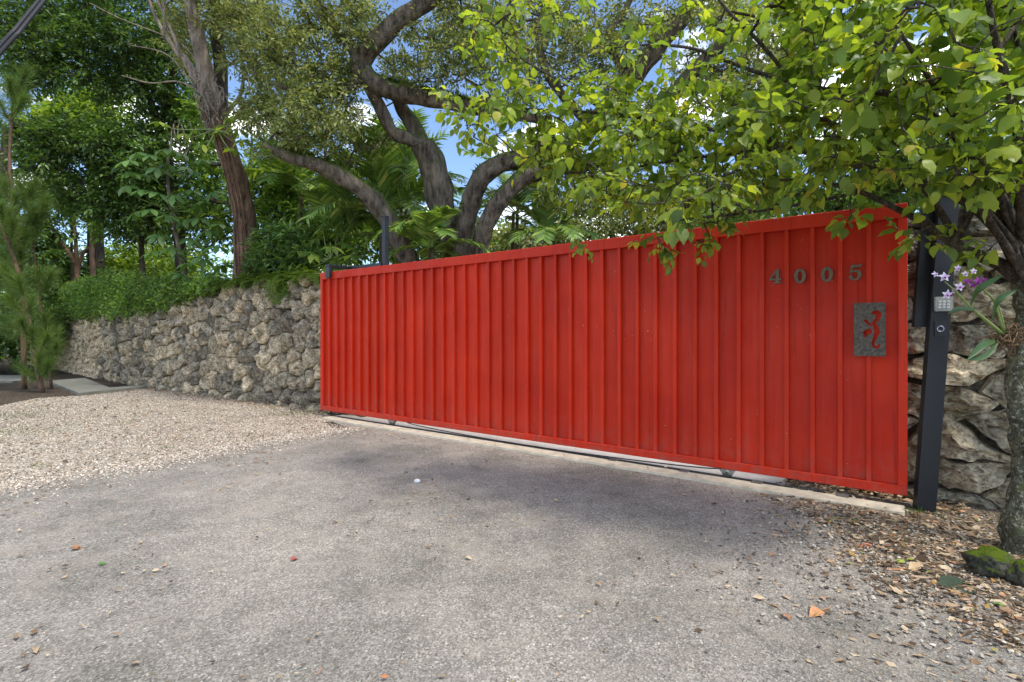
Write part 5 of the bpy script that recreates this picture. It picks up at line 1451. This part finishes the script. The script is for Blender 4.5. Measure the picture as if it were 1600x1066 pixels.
q = scatter(asp_poly, 5200); q = q[[noise.noise(Vector((a_ * 0.9, b_ * 0.9, 2))) + 0.5 * noise.noise(Vector((a_ * 3, b_ * 3, 9))) > random.uniform(-0.15, 0.75) for a_, b_ in q]]
add_litter(q, 0.012, 0.05, 0.45, 0.012)
q = scatter(asp_poly, 3500); add_litter(q, 0.005, 0.014, 0.3)
s = rng.uniform(0.5, 7.9, 420); off = -0.30 - np.abs(rng.normal(size=420)) * 0.2
q = np.array([gate_pt(a_, b_)[:2] for a_, b_ in zip(s, off)]); add_litter(q, 0.01, 0.035, 0.4, 0.008)
s = rng.uniform(6.9, 8.2, 420); off = rng.uniform(-0.05, 0.4, 420); q = np.array([gate_pt(a_, b_)[:2] for a_, b_ in zip(s, off)]); add_litter(q, 0.03, 0.09, 0.4, 0.02)
s = rng.uniform(0.2, 7.8, 70); off = rng.uniform(-0.25, 0.6, 70); q = np.array([gate_pt(a_, b_)[:2] for a_, b_ in zip(s, off)]); add_litter(q, 0.015, 0.045, 0.3, 0.032)
q = np.array([lwp.at(a_)[0] + np.array([-0.45, -0.6]) * b_ for a_, b_ in zip(rng.uniform(0.8, 9, 900), np.abs(rng.normal(size=900)) * 0.35 + 0.1)]); add_litter(q, 0.025, 0.08, 0.2, 0.014)
g_ = acc.build('leaf_litter', M['litter'], None, False, 'stuff'); tag(g_, 'dry brown leaves and straw scattered over drive and gravel', 'litter')
# leaves along the top of the gate
acc = Acc(); n_ = 260; s = rng.uniform(0.1, LG - .3, n_)
q = np.array([gate_pt(a_, b_)[:2] for a_, b_ in zip(s, rng.uniform(-0.03, 0.03, n_))]); add_litter(q, 0.012, 0.035, 0.2, Z1 + 0.003)
g_ = acc.build('gate_litter', M['litter'], None, False, 'stuff'); tag(g_, 'crumbs of dry leaf lying along the top rail of the gate', 'litter')
# grass tufts in the gravel
acc = Acc()
for px, py, n_, sp in ((12, 675, 260, .35), (20, 650, 90, .25), (125, 662, 40, .12), (200, 660, 40, .12), (60, 728, 26, .06), (445, 648, 120, .3), (480, 645, 120, .25), (1432, 802, 50, .05), (265, 700, 20, .06)):
    c = G(px, py); pos = np.column_stack([c[0] + rng.normal(size=n_) * sp, c[1] + rng.normal(size=n_) * sp * 0.7, np.full(n_, 0.0)])
    L = rng.uniform(0.03, 0.085, n_)
    V, F = inst(NEEDLE[0], NEEDLE[1], pos, rdir(n_, 0.9), rdir(n_), np.stack([np.full(n_, 0.008), L, L], 1)); acc.add(V, F)
g_ = acc.build('grass_tufts', M['fern'], None, False, 'stuff'); tag(g_, 'short grass tufts coming up through the gravel', 'grass')

# single fallen leaves that stand out
def fallen(label, px, py, L, colr, az, stem=True, curl=1.0, w=1.0):
    c = G(px, py); c[2] = 0.012
    m = simple('dry_leaf', colr, 0.7, 0, 0.3, 40)
    root = empty('fallen_leaf', c, 0, label, 'leaf')
    ax_ = np.array([[math.cos(az), math.sin(az), 0.05]])
    V, F = inst(LEAF_H[0], LEAF_H[1], [c], ax_, np.array([[0.1, -0.2, 1.0]]), np.array([(L * w, L, L * curl)])); a = Acc(); a.add(V, F); a.build('blade', m, root, True, None, c)
    if stem:
        d = ax_[0]; a = Acc(); a.tube([c, c - d * L * 0.4 + np.array([0.004, 0.006, 0.0]), c - d * L * 0.85], 0.0022, 5); a.build('stalk', m, root, True, None, c)
fallen('orange brown leaf with long stalk lying on the drive at lower right', 1283, 958, 0.085, (0.50, 0.24, 0.10), 3.6)
fallen('large folded tan leaf in the litter near the mossy rock', 1424, 894, 0.19, (0.47, 0.33, 0.18), 0.35, False, 1.6, 0.55)
fallen('yellow green leaf in the litter near the black post', 1414, 882, 0.06, (0.30, 0.36, 0.05), 2.6, False)
fallen('dull red leaf lying in front of the leaning post', 1362, 856, 0.07, (0.45, 0.15, 0.09), 3.0, False)
fallen('big dark green leaf lying in front of the mossy rock', 1478, 921, 0.21, (0.025, 0.045, 0.02), 0.2, True, 0.6)
fallen('bright green leaf at the right edge below the rocks', 1566, 950, 0.06, (0.14, 0.32, 0.03), 2.0, False)
fallen('red leaf curled on the middle of the drive', 456, 878, 0.05, (0.45, 0.08, 0.06), 1.2, False, 2.0)
fallen('brown curled leaf alone on the left of the drive', 112, 860, 0.06, (0.30, 0.14, 0.06), 0.3, False, 2.5)
fallen('small green leaf alone on the left of the drive', 154, 885, 0.04, (0.08, 0.20, 0.03), 0.8, False, 1.5)
c = G(652, 754); rock('pebble', (c[0], c[1], 0.014), (0.028, 0.02, 0.018), M['keys'], 'single white pebble on the drive in front of the gate', 5)
print('done')
